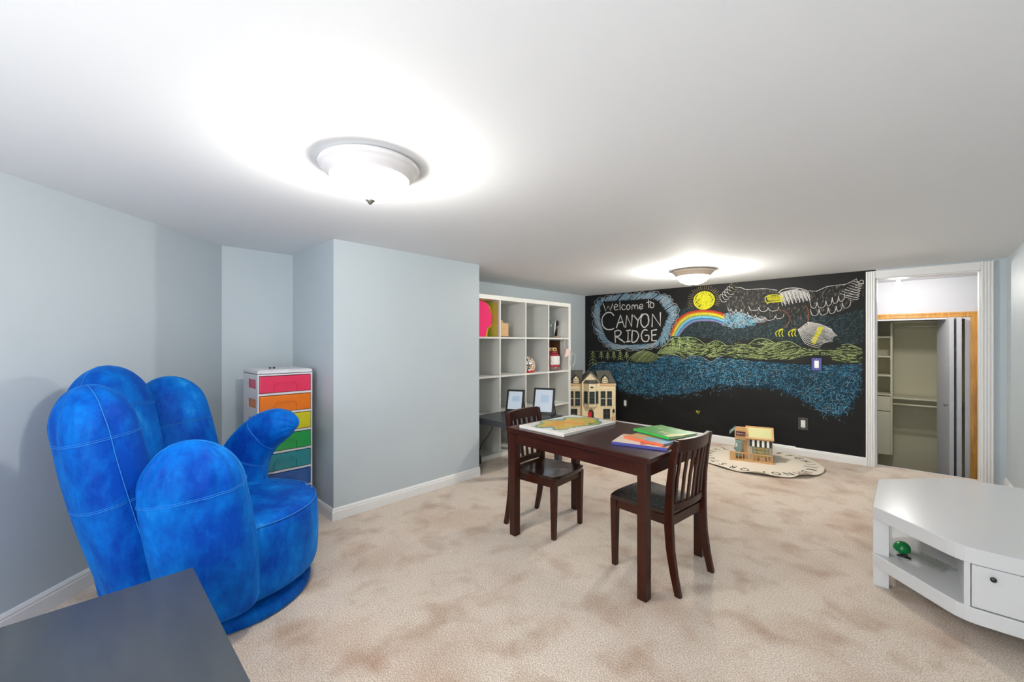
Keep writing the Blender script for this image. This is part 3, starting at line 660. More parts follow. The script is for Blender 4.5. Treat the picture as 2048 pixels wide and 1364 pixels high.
# tablets on stands
M_screen = mat('lit_tablet_screen', (170,180,192), .2, emit=(206,216,228), estr=.22); M_icon = mat('screen_panel', (165,185,205), .2, emit=(160,182,208), estr=.2)
def tablet(x, y, w_, h_, rz, lean, lab):
    t = thing('tablet', lab, 'tablet', (x, y, .42), rz, 'tablets on folding stands'); M = T(0,0,.012) @ R(-lean, 'X')
    obj('bezel', box(-w_/2, w_/2, 0, .009, 0, h_, M=M), M_dark, t, bevel=.003)
    obj('screen', box(-w_/2+.018, w_/2-.018, -.0008, .001, .026, h_-.018, M=M), M_screen, t)
    obj('screen_window', box(-.035, .035, -.0014, .0006, h_*.46, h_*.72, M=M @ T(.01,0,0)), M_icon, t)
    b = bmesh.new(); top = M @ Vector((0,.01,h_*.6))
    for s in (-.5, .5):
        bx(b, s*w_*.9-.006, s*w_*.9+.006, -.02, h_*.62, 0, .007); tube(b, [(s*w_*.9, h_*.60, .004), (s*w_*.9, top.y+.006, top.z*.82)], .0045, 6); bx(b, s*w_*.9-.005, s*w_*.9+.005, -.026, -.018, 0, .022)
    bx(b, -w_*.45, w_*.45, h_*.52, h_*.58, 0, .007)
    obj('folding_stand', b, M_dark, t)
tablet(-2.588, 2.714, .165, .205, TH-.30, .32, 'smaller left tablet with a pale screen on a folding stand')
tablet(-2.307, 2.776, .190, .240, TH-.30, .36, 'right tablet with a pale screen on a folding stand, nearer the table edge')
# black power cord with plug
b = bmesh.new(); tube(b, [(-2.51,2.37,.372),(-2.515,2.36,.33),(-2.56,2.36,.27),(-2.62,2.355,.20),(-2.645,2.352,.14),(-2.642,2.35,.095)], .0032, 8, 6)
tube(b, [(-2.642,2.35,.10),(-2.68,2.345,.105),(-2.72,2.30,.104),(-2.745,2.25,.106)], .0032, 8, 5)
cordt = thing('power_cord', 'black power cord dangling under the charcoal side table with its plug low down', 'cord', (-2.51, 2.37, 0))
cb = obj('cord', b, M_dark, cordt, smooth=True); cb.location = (2.51, -2.37, 0)
b = bmesh.new(); tube(b, [(-2.642,2.35,.105),(-2.640,2.35,.085),(-2.638,2.35,.05),(-2.637,2.35,.03)], lambda t: (.006,.014,.013,.004)[min(3,int(t*3.99))], 10); pl = obj('plug', b, M_dark, cordt, smooth=True); pl.location = (2.51, -2.37, 0)

# ------------------------------------------------------------ white cubby shelf
sh = thing('cubby_shelf', 'large white sixteen-cube shelf unit against the side wall', 'shelf', (-2.75, 2.312, 0))
SW = 1.488; cell = .34; D = .385
b = bmesh.new(); bx(b, -D, 0, 0, .04, 0, 1.488); bx(b, -D, 0, SW-.04, SW, 0, 1.488); bx(b, -D, 0, .04, SW-.04, 1.448, 1.488); bx(b, -D, 0, .04, SW-.04, 0, .04)
obj('outer_frame', b, M_shelf, sh, bevel=.0012)
for i in range(1, 4): y = .04+cell*i+.016*(i-1); obj('divider', box(-D, -.001, y, y+.016, .04, 1.448), M_shelf, sh)
for j in range(1, 4):
    z = .04+cell*j+.016*(j-1)
    for i in range(4): y = .04+(cell+.016)*i; obj('shelf_board', box(-D, -.0005, y, y+cell, z, z+.016), M_shelf, sh)
def cellpos(col, row):             # front left bottom corner of a cube; col 0..3 from the left, row 0 the top one
    return (-2.75, 2.312+.04+(cell+.016)*col, .04+(cell+.016)*(3-row))
# head relief
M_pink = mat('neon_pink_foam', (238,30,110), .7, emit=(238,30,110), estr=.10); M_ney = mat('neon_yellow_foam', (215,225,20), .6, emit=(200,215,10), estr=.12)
x, y, z = cellpos(0, 0)
HP = [(-.10,0),(.055,0),(.062,.05),(.075,.085),(.105,.092),(.118,.105),(.117,.128),(.126,.142),(.118,.150),(.122,.165),(.136,.178),(.124,.205),(.112,.22),(.108,.25),(.085,.29),(.045,.318),(-.01,.328),(-.065,.312),(-.10,.275),(-.12,.22),(-.115,.16),(-.10,.11),(-.095,.05)]
hp = thing('head_ornament', 'neon pink head profile with a yellow rim in the top left cube', 'ornament', (x-.10, y+.165, z))
def silh(bm, pts, t0, t1, sc=1.0, dx=0): prism(bm, [((px)*sc+dx, pz*(sc if sc < 1 else 1)) for px, pz in pts], t0, t1, M=R(PI/2,'Z') @ R(PI/2,'X'))
b = bmesh.new(); silh(b, HP, .0, .05); obj('pink_profile', b, M_pink, hp, bevel=.008)
b = bmesh.new(); silh(b, [(p[0]+.062, p[1]) for p in HP], -.055, -.001); obj('yellow_profile', b, M_ney, hp, bevel=.008)
b = bmesh.new(); bx(b, -.26, .08, .165, .170, .001, .325); obj('yellow_glow_board', b, mat('painted_neon_glow', (196,200,96), .5), hp)  # board colour stands in for the neon reflection on the cube's side
# small wooden caddy
x, y, z = cellpos(1, 0)
wb = thing('wooden_block_box', 'small stepped light-wood box in the second top cube', 'box', (x-.09, y+.075, z)); b = bmesh.new(); bx(b, -.05, .05, -.07, .068, .006, .135); obj('box_body', b, M_sandwood, wb, bevel=.004)
b = bmesh.new(); bx(b, -.045, .045, -.065, .0, .135, .158); obj('raised_lid', b, M_sandwood, wb, bevel=.004); obj('dark_base', box(-.05,.05,-.07,.068,0,.006), M_dark, wb)
# glass dome and white disc
x, y, z = cellpos(3, 0)
M_clear = mat('clear_glass', (240,245,245), .03, trans=1)
gd = thing('glass_bell_jar', 'clear glass dome with a knob in the upper right cube', 'glass dome', (x-.10, y+.115, z))
b = bmesh.new(); lathe(b, [(.060,.010),(.060,.12),(.056,.15),(.044,.175),(.022,.19),(.006,.195),(.0055,.192),(.021,.187),(.042,.172),(.0535,.148),(.0575,.12),(.0575,.010)], 32, cap=False); obj('dome', b, M_clear, gd, smooth=True)
b = bmesh.new(); lathe(b, [(.004,.192),(.006,.20),(.012,.21),(.012,.222),(.004,.229)], 16); obj('knob', b, M_clear, gd, smooth=True)
b = bmesh.new(); lathe(b, [(.066,0),(.068,.008),(.062,.012)], 32); obj('base', b, mat('dark_grey_base', (80,80,80), .4), gd, smooth=True)
dsc = thing('white_disc_speaker', 'white curved disc leaning in the upper right cube', 'gadget', (x-.12, y+.245, z), -.88)
b = bmesh.new(); lathe(b, [(.002,-.012),(.08,-.012),(.092,-.006),(.095,0),(.092,.008),(.08,.012),(.002,.013)], 40, M=T(0,0,.098) @ R(PI/2-.12,'X')); obj('disc', b, M_white, dsc, smooth=True)
b = bmesh.new(); lathe(b, [(.088,-.016),(.097,-.004),(.097,.004),(.088,.018)], 40, cap=False, M=T(0,.016,.098) @ R(PI/2-.12,'X')); obj('dark_rim', b, M_dark, dsc, smooth=True)
b = bmesh.new(); tube(b, [(0,0,.008),(.03,-.04,.01),(.0,-.09,.012),(-.04,-.05,.010),(-.02,.0,.012),(.03,-.02,.014),(.02,-.07,.016)], .006, 6, 5)
tag(obj('coiled_bracelet', b, mat('tan_cord', (170,140,115), .8), loc=(x-.055, y+.245, z), smooth=True), 'tan coiled cord lying by the glass dome', 'cord')
# painted ball
x, y, z = cellpos(2, 1)
def patch(name, cols, scale):
    m = bpy.data.materials.new(name); m.use_nodes = True; nt = m.node_tree; N = nt.nodes; Lk = nt.links
    b = N['Principled BSDF']; b.inputs['Roughness'].default_value = .3
    tc = N.new('ShaderNodeTexCoord'); nz = N.new('ShaderNodeTexNoise'); nz.inputs['Scale'].default_value = scale; nz.inputs['Distortion'].default_value = 1.2; nz.inputs['Detail'].default_value = 2
    cr = N.new('ShaderNodeValToRGB'); cr.color_ramp.interpolation = 'CONSTANT'; e = cr.color_ramp.elements
    for i, c in enumerate(cols):
        el = e[i] if i < 2 else e.new(.9)
        el.position = 0 if i == 0 else .34+.34*(i-1)/(max(1, len(cols)-2)); el.color = lin(c)
    Lk.new(tc.outputs['Object'], nz.inputs['Vector']); Lk.new(nz.outputs['Fac'], cr.inputs[0]); Lk.new(cr.outputs[0], b.inputs['Base Color']); return m
hl = thing('painted_helmet', 'colorful patterned child helmet with red base in the second row', 'helmet', (x-.13, y+.105, z))
b = bmesh.new(); lathe(b, [(.001,.165),(.04,.162),(.08,.145),(.107,.115),(.118,.075),(.114,.035),(.105,.016)], 36, cap=False); obj('shell', b, patch('painted_pattern', [(30,110,90),(225,225,225),(200,150,110),(240,240,238),(40,60,90),(210,170,120),(60,140,110)], 9), hl, smooth=True)
b = bmesh.new(); lathe(b, [(.100,0),(.108,.008),(.108,.022),(.100,.026)], 36); obj('red_rim', b, mat('red_plastic', (190,30,40), .4), hl, smooth=True)
b = bmesh.new(); lathe(b, [(.03,0),(.045,.012),(.04,.03),(.015,.04)], 20, M=T(.02,-.05,.13) @ R(.5,'X')); obj('green_bump', b, mat('green_plastic_dark', (30,90,70), .4), hl, smooth=True)
# jar with label and bow, cardboard behind it
x, y, z = cellpos(3, 1)
jr = thing('labelled_jar', 'red jar with white label and gold bow in the right cube', 'jar', (x-.09, y+.165, z))
b = bmesh.new(); lathe(b, [(.072,0),(.080,.006),(.080,.045),(.080,.15),(.070,.172),(.055,.180)], 36); obj('jar_body', b, mat('pink_red_glass', (165,60,70), .15), jr, smooth=True)
b = bmesh.new(); lathe(b, [(.0795,.002),(.0825,.006),(.0825,.035),(.0805,.038)], 36, cap=False); obj('grey_foot_band', b, mat('grey_band', (120,100,95), .3), jr, smooth=True)
b = bmesh.new()
for i in range(8):
    a0, a1 = -1.15+i*.20, -1.15+(i+1)*.20; r = .0825; q = [b.verts.new((r*math.cos(a), r*math.sin(a), zz)) for a, zz in ((a0,.066),(a1,.066),(a1,.158),(a0,.158))]; b.faces.new(q)
obj('paper_label', b, mat('printed_label', (228,226,226), .6, noise=(45, (150,150,155), .60, .66, (1,1,2))), jr, smooth=True)
b = bmesh.new(); lathe(b, [(.058,.178),(.062,.184),(.060,.204),(.050,.210)], 30); obj('lid', b, mat('dark_red_lid', (130,20,35), .4), jr, smooth=True)
b = bmesh.new()
for k in range(7):
    a = k*.9; tube(b, [(0,0,.212),(.03*math.cos(a),.03*math.sin(a),.245),(.05*math.cos(a+.3),.05*math.sin(a+.3),.222),(.018*math.cos(a),.018*math.sin(a),.212)], .0055, 6, 4)
obj('bow', b, mat('gold_ribbon', (225,200,140), .4), jr, smooth=True)
tag(obj('cardboard_panel', box(-.13,.13,-.004,.004,0,.325), mat('brown_cardboard', (98,62,42), .8), loc=(x-.245, y+.333, z+.001)), 'brown cardboard panel at the back of the cube behind the jar', 'cardboard')
# white cable and tag hanging over the right shelf edge
b = bmesh.new(); tube(b, [(-2.80,3.66,1.115),(-2.745,3.665,1.10),(-2.743,3.675,1.03),(-2.742,3.70,.97),(-2.738,3.76,.945),(-2.735,3.85,.93),(-2.74,3.87,.87),(-2.74,3.84,.80),(-2.738,3.80,.79),(-2.736,3.775,.83),(-2.736,3.79,.90),(-2.737,3.82,.94)], .0028, 6, 5)
tg = thing('white_cable', 'thin white cable with a paper tag looped over the right shelf edge', 'cable', (-2.74, 3.80, .8)); co = obj('cable', b, mat('white_cable_plastic', (205,203,200), .5), tg, smooth=True); co.location = (2.74, -3.80, -.8)
b = bmesh.new(); prism(b, [(-.13,.0),(-.035,.015),(-.005,.085),(-.09,.095)], 0, .002, M=T(.012,-.02,.095) @ R(PI/2,'Z') @ R(PI/2,'X')); obj('paper_tag', b, mat('pink_white_paper', (225,200,196), .7), tg)
# orange flower
x, y, z = cellpos(1, 2)
fl = thing('orange_paper_flower', 'orange flower figure standing in the cube left of the tablets', 'flower', (x-.12, y+.04, z))
b = bmesh.new(); tube(b, [(0,0,0),(.004,.002,.10),(0,.004,.17)], .004, 6, 3); obj('stem', b, mat('orange_stem', (190,110,50), .7), fl)
b = bmesh.new()
for k in range(6): a = k*PI/3; lathe(b, [(.001,-.004),(.02,-.003),(.024,0),(.02,.003),(.001,.004)], 12, M=T(0,.026*math.cos(a),.19+.03*math.sin(a)) @ R(PI/2,'Y'))
obj('petals', b, mat('orange_petals', (225,110,50), .7), fl, smooth=True)

# ------------------------------------------------------------ dollhouse
M_dh = mat('dollhouse_cream', (232,214,176), .6); M_roof = mat('dollhouse_roof_grey', (92,90,82), .8, noise=(70, (70,68,62), .4, .6, I1)); M_dk = mat('dark_green_shutter', (44,58,56), .5); M_dk2 = mat('dollhouse_black', (20,20,20), .5); M_mun = mat('muntin_grey', (70,92,92), .5)
M_cor = mat('tan_cornice', (214,176,132), .6)
dh = thing('dollhouse', 'cream dollhouse with grey roof and red door in the far corner', 'dollhouse', (*rd(.92, 4.9), 0), TH)
b = bmesh.new(); bx(b, -.294, .294, 0, .17, 0, .548); obj('body', b, M_dh, dh)
b = bmesh.new(); bx(b, -.300, .300, -.010, .172, .548, .574); obj('cornice', b, M_cor, dh)
for s in (-1, 1):                                    # mansard halves
    b = bmesh.new(); q = [(s*.105,-.012,.576),(s*.300,-.012,.576),(s*.300,.172,.576),(s*.105,.172,.576),(s*.075,.055,.722),(s*.235,.055,.722),(s*.235,.15,.722),(s*.075,.15,.722)]
    v = [b.verts.new(p) for p in q]
    for f in ((0,1,2,3),(4,5,6,7),(0,1,5,4),(1,2,6,5),(2,3,7,6),(3,0,4,7)): b.faces.new([v[i] for i in f])
    obj('mansard_roof', b, M_roof, dh)
    b = bmesh.new(); prism(b, [(-.030,0),(.030,0),(.030,.055),(0,.085),(-.030,.055)], 0, .075, M=T(s*.170,.060,.583) @ R(PI/2,'X')); d = obj('dormer', b, M_dh, dh)
    b = bmesh.new()
    for t_ in (-1, 1): prism(b, [(0,.094),(t_*.046,.046),(t_*.038,.040),(0,.082)], -.004, .080, M=T(s*.170,.060,.583) @ R(PI/2,'X'))
    obj('dormer_roof', b, M_dk2, d)
    b = bmesh.new()
    for a in (-.012, .012):
        for c in (.018, .042): lathe(b, [(.0075,0),(.0075,.002)], 10, M=T(s*.170+a, -.0155, .583+c) @ R(PI/2,'X'))
    obj('dormer_pane', b, M_dk2, d)
# central bay and gable
b = bmesh.new(); prism(b, [(-.103,0),(.103,0),(.103,.605),(0,.708),(-.103,.605)], 0, .19, M=T(0,.155,0) @ R(PI/2,'X')); obj('gable_front', b, M_dh, dh)
b = bmesh.new()
for t_ in (-1, 1): prism(b, [(0,.724),(t_*.122,.598),(t_*.108,.592),(0,.706)], 0, .235, M=T(0,.175,0) @ R(PI/2,'X'))
obj('gable_roof', b, M_roof, dh)
b = bmesh.new(); prism(b, [(-.085,-.034),(-.033,-.095),(.037,-.095),(.088,-.034)], .315, .58); prism(b, [(-.062,-.034),(-.025,-.072),(.028,-.072),(.064,-.034)], .290, .315); obj('bay_window', b, M_dh, dh)
b = bmesh.new(); v = [b.verts.new(p) for p in ((-.092,-.034,.580),(-.036,-.101,.580),(.040,-.101,.580),(.095,-.034,.580),(-.068,-.034,.617),(-.03,-.055,.617),(.033,-.055,.617),(.07,-.034,.617))]
for f in ((0,1,2,3),(4,5,6,7),(0,1,5,4),(1,2,6,5),(2,3,7,6),(3,0,4,7)): b.faces.new([v[i] for i in f])
obj('bay_roof', b, M_roof, dh)
def dwin(x0, x1, z0, z1, y, nx, nz, M=None, par=dh):
    M = M or Matrix.Identity(4)
    o = obj('window', box(x0, x1, y-.004, y, z0, z1, M=M), M_dk2, par); b = bmesh.new()
    for i in range(nx+1): x = x0+(x1-x0)*i/nx; bx(b, x-.0022, x+.0022, y-.007, y-.003, z0, z1, M=M)
    for j in range(nz+1): z = z0+(z1-z0)*j/nz; bx(b, x0, x1, y-.007, y-.003, z-.0022, z+.0022, M=M)
    bx(b, x0-.006, x1+.006, y-.010, y-.002, z0-.007, z0, M=M); obj('muntins', b, M_mun, o)
dwin(-.026, .030, .355, .488, -.0955, 2, 4)
for s in (-1, 1):
    a = math.atan2(.061, .052); M = T(s*.0595, -.0645, 0) @ R(s*-a if s < 0 else a) ; dwin(-.024, .024, .355, .488, -.001, 2, 4, M=T(-.059,-.0645,0) @ R(-a) if s < 0 else T(.0625,-.0645,0) @ R(a))
b = bmesh.new()
prism(b, [(-.020,.530),(.022,.530),(.012,.546),(.001,.550),(-.010,.546)], 0, .003, M=T(0,-.095,0) @ R(PI/2,'X')); obj('arched_light', b, M_dk2, dh)
for s in (-1, 1):
    for x in (.150, .225):
        for z in (.318, .410): dwin(s*x-.026, s*x+.026, z, z+.072, 0, 2, 2)
    dwin(s*.192-.038, s*.192+.038, .165, .275, 0, 2, 2)
b = bmesh.new(); prism(b, [(-.031,.10),(.034,.10),(.034,.235),(.024,.262),(.001,.272),(-.022,.262),(-.031,.235)], 0, .004, M=T(0,-.0355,0) @ R(PI/2,'X')); obj('door_recess', b, M_dk2, dh)
b = bmesh.new(); prism(b, [(-.030,.10),(.008,.10),(.008,.252),(-.010,.254),(-.022,.244),(-.030,.230)], 0, .006, M=T(0,-.039,0) @ R(PI/2,'X')); d = obj('front_door', b, mat('dollhouse_red', (196,22,36), .4), dh)
b = bmesh.new(); bx(b, .255, .292, -.03, 0, .14, .175); bx(b, .262, .285, -.024, -.006, .175, .19); obj('planter', b, M_cor, dh)
b = bmesh.new(); bx(b, .262, .282, -.022, 0, .235, .262); bx(b, .266, .278, -.018, -.004, .262, .275); bx(b, -.012, .012, -.062, -.036, .283, .292); obj('lantern', b, M_dk2, dh)
b = bmesh.new()
for zz in (.515, .30, .140): bx(b, -.296, .296, -.007, 0, zz-.005, zz+.004)
for xx in (-.296, -.105, .105, .284): bx(b, xx-.000, xx+.012, -.006, 0, 0, .548)
for k in range(24): bx(b, -.29+k*.0247, -.29+k*.0247+.002, -.002, 0, .0, .30)
obj('trim_boards', b, M_dh, dh)

# ------------------------------------------------------------ alphabet rug and toy bakery
M_rug = mat('cream_canvas', (230,219,203), .95, bump=(250, .2)); M_ink = mat('black_print', (30,28,28), .9)
RC = (-1.0, 4.195); RR = .478
rug = thing('alphabet_rug', 'round cream rug printed with black alphabet letters by the chalk wall', 'rug', (*RC, 0))
def rz(x, y):
    r = math.hypot(x, y)/RR; a = math.atan2(y, x); k = max(0, (r-.88)/.12)**2; g = math.exp(-((a+.62)/.13)**2)*.035 + math.exp(-((a+1.35)/.16)**2)*.020 + .004*(1+math.sin(a*9))
    return .010 + k*g*(1 if y < .1 else .2)
b = bmesh.new(); rings = []; nn = 240
for i, fr in enumerate([.2,.4,.6,.75,.82]+[.84+.01*q for q in range(17)]):
    rings.append([b.verts.new((RR*fr*math.cos(2*PI*k/nn), RR*fr*math.sin(2*PI*k/nn), rz(RR*fr*math.cos(2*PI*k/nn), RR*fr*math.sin(2*PI*k/nn)))) for k in range(nn)])
for p, q in zip(rings, rings[1:]):
    for k in range(nn): b.faces.new((p[k], p[(k+1)%nn], q[(k+1)%nn], q[k]))
b.faces.new(rings[0])
o = obj('rug_cloth', b, M_rug, rug, smooth=True); so = o.modifiers.new('thickness', 'SOLIDIFY'); so.thickness = .004; so.offset = 0
b = bmesh.new()
for i, ch in enumerate('ABCDEFGHIJKLMNOPQRSTUVWXYZ'):
    s = i + (.35 if i > 15 else 0); a = math.radians(131 - 13.5*s)
    textmesh(ch, .105, .0004, T(.395*math.cos(a), .395*math.sin(a), .0108) @ R(a-PI/2) @ Matrix.Scale(.82, 4, (1,0,0)), b)
a = math.radians(131-13.5*15.65); lathe(b, [(.008,0),(.008,.0006)], 12, M=T(.41*math.cos(a), .41*math.sin(a), .0105))
for v in b.verts: v.co.z = rz(v.co.x, v.co.y) + .0030 + (.0004 if v.co.z > .0108 else 0)
obj('alphabet_letters', b, M_ink, rug)
sa = math.radians(14.5)
shop = thing('toy_bakery', 'wooden toy bakery with striped awning and fence on the alphabet rug', 'toy house', (-1.018, 4.068, .0105), sa)
obj('base_board', box(-.168, .168, 0, .30, 0, .010), M_sandwood, shop, bevel=.002)
b = bmesh.new(); bx(b, -.03, .160, .085, .095, .010, .185); bx(b, .152, .162, .085, .28, .010, .19); bx(b, -.125, -.115, .095, .28, .010, .20); bx(b, -.125, .16, .272, .282, .010, .20); bx(b, -.125, -.035, .085, .095, .185, .25); obj('walls', b, M_sandwood2, shop)
b = bmesh.new(); bx(b, -.125, -.10, .095, .16, .012, .19); obj('inner_brown_panel', box(-.055, -.03, .10, .26, .010, .18), M_sandwood, shop)
obj('vending_side', b, M_sandwood2, shop)
b = bmesh.new(); M = T(.0,.075,.188) @ R(math.radians(42),'X'); bx(b, -.045, .172, 0, .135, 0, .008, M=M); bx(b, -.045, .172, -.004, .006, -.004, .014, M=M); obj('roof_panel', b, M_sandwood, shop, bevel=.0015)
obj('roof_sheet', box(-.020, .155, .015, .12, .008, .0095, M=M), mat('pale_green_sheet', (205,205,150), .5), shop)
b = bmesh.new(); prism(b, [(-.130,.175),(-.028,.175),(-.028,.245),(-.045,.290),(-.115,.290),(-.130,.265)], 0, .010, M=T(0,.088,0) @ R(PI/2,'X')); obj('sign_board', b, M_sandwood, shop, bevel=.001)
b = bmesh.new(); bx(b, -.045, .172, .166, .184, .274, .286); obj('ridge', b, M_sandwood, shop)
sg = obj('shop_sign', box(-.120, -.045, .070, .078, .210, .248), mat('dark_maroon', (60,18,22), .4), shop, bevel=.004)
b = textmesh('Bakery', .024, .0006, T(-.0825, .0695, .229) @ R(PI/2,'X')); obj('sign_lettering', b, mat('pink_print', (235,190,190), .6), sg)
b = bmesh.new(); n = 9
M = T(0,.083,.185) @ R(math.radians(-22),'X')
for k in range(n): bx(b, -.012+k*.0185, -.012+(k+1)*.0185, -.006, -.002, -.062, 0, M=M)
for i, f in enumerate(b.faces): f.material_index = (i//6) % 2
obj('striped_awning', b, [mat('awning_black', (20,24,24), .6), mat('awning_white', (232,232,225), .6)], shop)
b = bmesh.new(); M_teal = mat('dusty_teal', (128,156,152), .6); bx(b, .010, .135, .079, .085, .092, .098); bx(b, .010, .135, .079, .085, .060, .065); bx(b, .010, .135, .079, .085, .120, .125)
for xx in (.010, .040, .100, .130): bx(b, xx, xx+.005, .079, .085, .03, .125)
obj('window_frame', b, M_teal, shop); obj('window_pane', box(.012, .133, .083, .0855, .03, .122), mat('yellow_green_picture', (214,200,140), .5), shop)
obj('picture_motif', box(.055, .092, .082, .0835, .098, .118), mat('orange_motif', (228,180,80), .5), shop)
obj('vending_machine', box(-.123, -.073, .045, .09, .030, .165), M_teal, shop, bevel=.002)
obj('machine_light', box(-.119, -.109, .0435, .046, .115, .148), M_white, shop)
b = bmesh.new(); prism(b, [(-.175,.215),(-.125,.265),(-.125,.255),(-.172,.205)], 0, .13, M=T(0,.26,0) @ R(PI/2,'X')); obj('side_awning', b, M_teal, shop)
b = bmesh.new(); bx(b, -.165, .150, .002, .010, .068, .078); bx(b, -.165, .165, .002, .010, .010, .018)
for k in range(12): xx = -.155+k*.0275; bx(b, xx, xx+.006, .002, .009, .012, .070)
v0 = [(-.168,.010),(-.138,.010),(-.150,.078),(-.166,.078)]; prism(b, v0, 0, .010, M=T(0,.011,0) @ R(PI/2,'X'))
bx(b, -.168, -.160, .01, .09, .010, .060); bx(b, .146, .160, .002, .085, .010, .060)
obj('picket_fence', b, M_sandwood, shop)
for k in range(4): tag(obj('toy_block', box(-.011,.011,-.01,.01,0,.026), mat('toy_block_wood_%s' % 'abcd'[k], [(205,150,110),(170,120,90),(215,180,140),(150,110,90)][k], .6), loc=(-1.018+.02+.032*k*math.cos(sa)-.04*math.sin(sa), 4.068+.032*k*math.sin(sa)+.042, .021), rz=sa), ('pale tan','dark tan','cream','brown')[k] + ' tiny wooden block behind the toy bakery fence, ' + ('leftmost','second from left','third from left','rightmost')[k], 'toy block', 'blocks behind the toy bakery fence')

# ------------------------------------------------------------ kids table and chairs
tab = thing('kids_table', 'dark brown wooden kids table in the middle of the carpet', 'table', (-1.176, 1.907, 0), math.radians(-3.6))
a, c, ZT = .434, .295, .592
obj('tabletop', box(-a, a, -c, c, ZT-.022, ZT), M_wood, tab, bevel=.004)
for sx in (-1, 1):
    for sy in (-1, 1):
        px, py = sx*(.413-.021), sy*(.285-.021); obj('leg', box(px-.021, px+.021, py-.021, py+.021, 0, ZT-.022), M_wood, tab, bevel=.003)
b = bmesh.new()
for s in (-1, 1): bx(b, -.371, .371, s*.272-.008, s*.272+.008, ZT-.085, ZT-.022); bx(b, s*.40-.008, s*.40+.008, -.243, .243, ZT-.085, ZT-.022)
obj('apron', b, M_wood, tab)
def chair(x, y, ang, lab):
    t = thing('kids_chair', lab, 'chair', (x, y, 0), ang, 'dark slatted kids chairs'); SZ = .338
    # scooped seat with rounded front corners
    b = bmesh.new(); nx, ny = 12, 12; g = {}
    for k in (0, 1):
        for i in range(nx+1):
            for j in range(ny+1):
                u, v = i/nx, j/ny*2-1; yh = .158 - .020*(1-u) ; xx = -.135 + .315*u - .022*(abs(v)**3)*(u > .5)*u; dip = .009*(1-v*v)*math.sin(u*PI)
                g[k,i,j] = b.verts.new((xx, v*yh, SZ - dip - (.020 if k == 0 else 0)))
    for i in range(nx):
        for j in range(ny):
            b.faces.new((g[1,i,j], g[1,i+1,j], g[1,i+1,j+1], g[1,i,j+1])); b.faces.new((g[0,i,j], g[0,i,j+1], g[0,i+1,j+1], g[0,i+1,j]))
    for i in range(nx):
        for j in (0, ny): b.faces.new((g[0,i,j], g[0,i+1,j], g[1,i+1,j], g[1,i,j]))
    for j in range(ny):
        for i in (0, nx): b.faces.new((g[0,i,j], g[0,i,j+1], g[1,i,j+1], g[1,i,j]))
    obj('seat', b, M_woodseat, t, bevel=.004)
    for s in (-1, 1):
        b = bmesh.new(); v = []                      # tapered front leg
        for z, h_ in ((0,.0115),(SZ-.02,.0165)): v += [b.verts.new((.150+dx*h_, s*.133+dy*h_, z)) for dx, dy in ((-1,-1),(1,-1),(1,1),(-1,1))]
        for f in ((3,2,1,0),(4,5,6,7),(0,1,5,4),(1,2,6,5),(2,3,7,6),(3,0,4,7)): b.faces.new([v[i] for i in f])
        obj('front_leg', b, M_wood, t, bevel=.002)
        b = bmesh.new(); prof = [(-.178,0,.013),(-.160,.08,.015),(-.143,.18,.017),(-.136,.28,.019),(-.136,.36,.018),(-.142,.46,.015),(-.154,.56,.013),(-.170,.648,.011)]; rg = []
        for xx, z, h_ in prof: rg.append([b.verts.new((xx+dx*h_, s*.148+dy*.010, z)) for dx, dy in ((-1,-1),(1,-1),(1,1),(-1,1))])
        for p, q in zip(rg, rg[1:]):
            for k in range(4): b.faces.new((p[k], p[(k+1)%4], q[(k+1)%4], q[k]))
        b.faces.new(rg[0][::-1]); b.faces.new(rg[-1]); obj('back_post', b, M_wood, t, bevel=.002)
    def bow(z0, z1, x0, x1, th, name, dep=.022):     # curved rail between the posts
        b = bmesh.new(); rg = []
        for k in range(11):
            v = k/5-1; cx_ = -dep*(1-v*v)
            rg.append([b.verts.new(p) for p in ((x0+cx_-th, v*.140, z0), (x0+cx_+th, v*.140, z0), (x1+cx_+th, v*.140, z1), (x1+cx_-th, v*.140, z1))])
        for p, q in zip(rg, rg[1:]):
            for k in range(4): b.faces.new((p[k], p[(k+1)%4], q[(k+1)%4], q[k]))
        b.faces.new(rg[0][::-1]); b.faces.new(rg[-1]); obj(name, b, M_wood, t, bevel=.002)
    bow(.596, .652, -.161, -.170, .009, 'top_rail'); bow(.340, .372, -.136, -.137, .008, 'lower_rail', .016)
    for k in range(6):
        v = (k-2.5)/2.5*.80; y_ = v*.140; d0 = -.016*(1-v*v); d1 = -.022*(1-v*v)
        b = bmesh.new(); rg = []
        for fz, xo in ((.368, -.137+d0), (.48, -.146+(d0+d1)/2), (.598, -.162+d1)): rg.append([b.verts.new((xo+dx*.004, y_+dy*.0085, fz)) for dx, dy in ((-1,-1),(1,-1),(1,1),(-1,1))])
        for p, q in zip(rg, rg[1:]):
            for j in range(4): b.faces.new((p[j], p[(j+1)%4], q[(j+1)%4], q[j]))
        b.faces.new(rg[0][::-1]); b.faces.new(rg[-1]); obj('slat', b, M_wood, t)
    b = bmesh.new(); bx(b, .143, .157, -.120, .120, .278, SZ-.02); bx(b, -.140, -.128, -.136, .136, .278, SZ-.02)
    for s in (-1, 1): bx(b, -.130, .140, s*.136-.006, s*.136+.006, .278, SZ-.02)
    obj('seat_frame', b, M_wood, t)
    return t
chair(-.865, 1.895, math.radians(174), 'dark slatted kids chair at the right end of the table, near the cabinet')
chair(-1.548, 1.892, math.radians(3.5), 'dark slatted kids chair at the left end, its back toward the tablets')

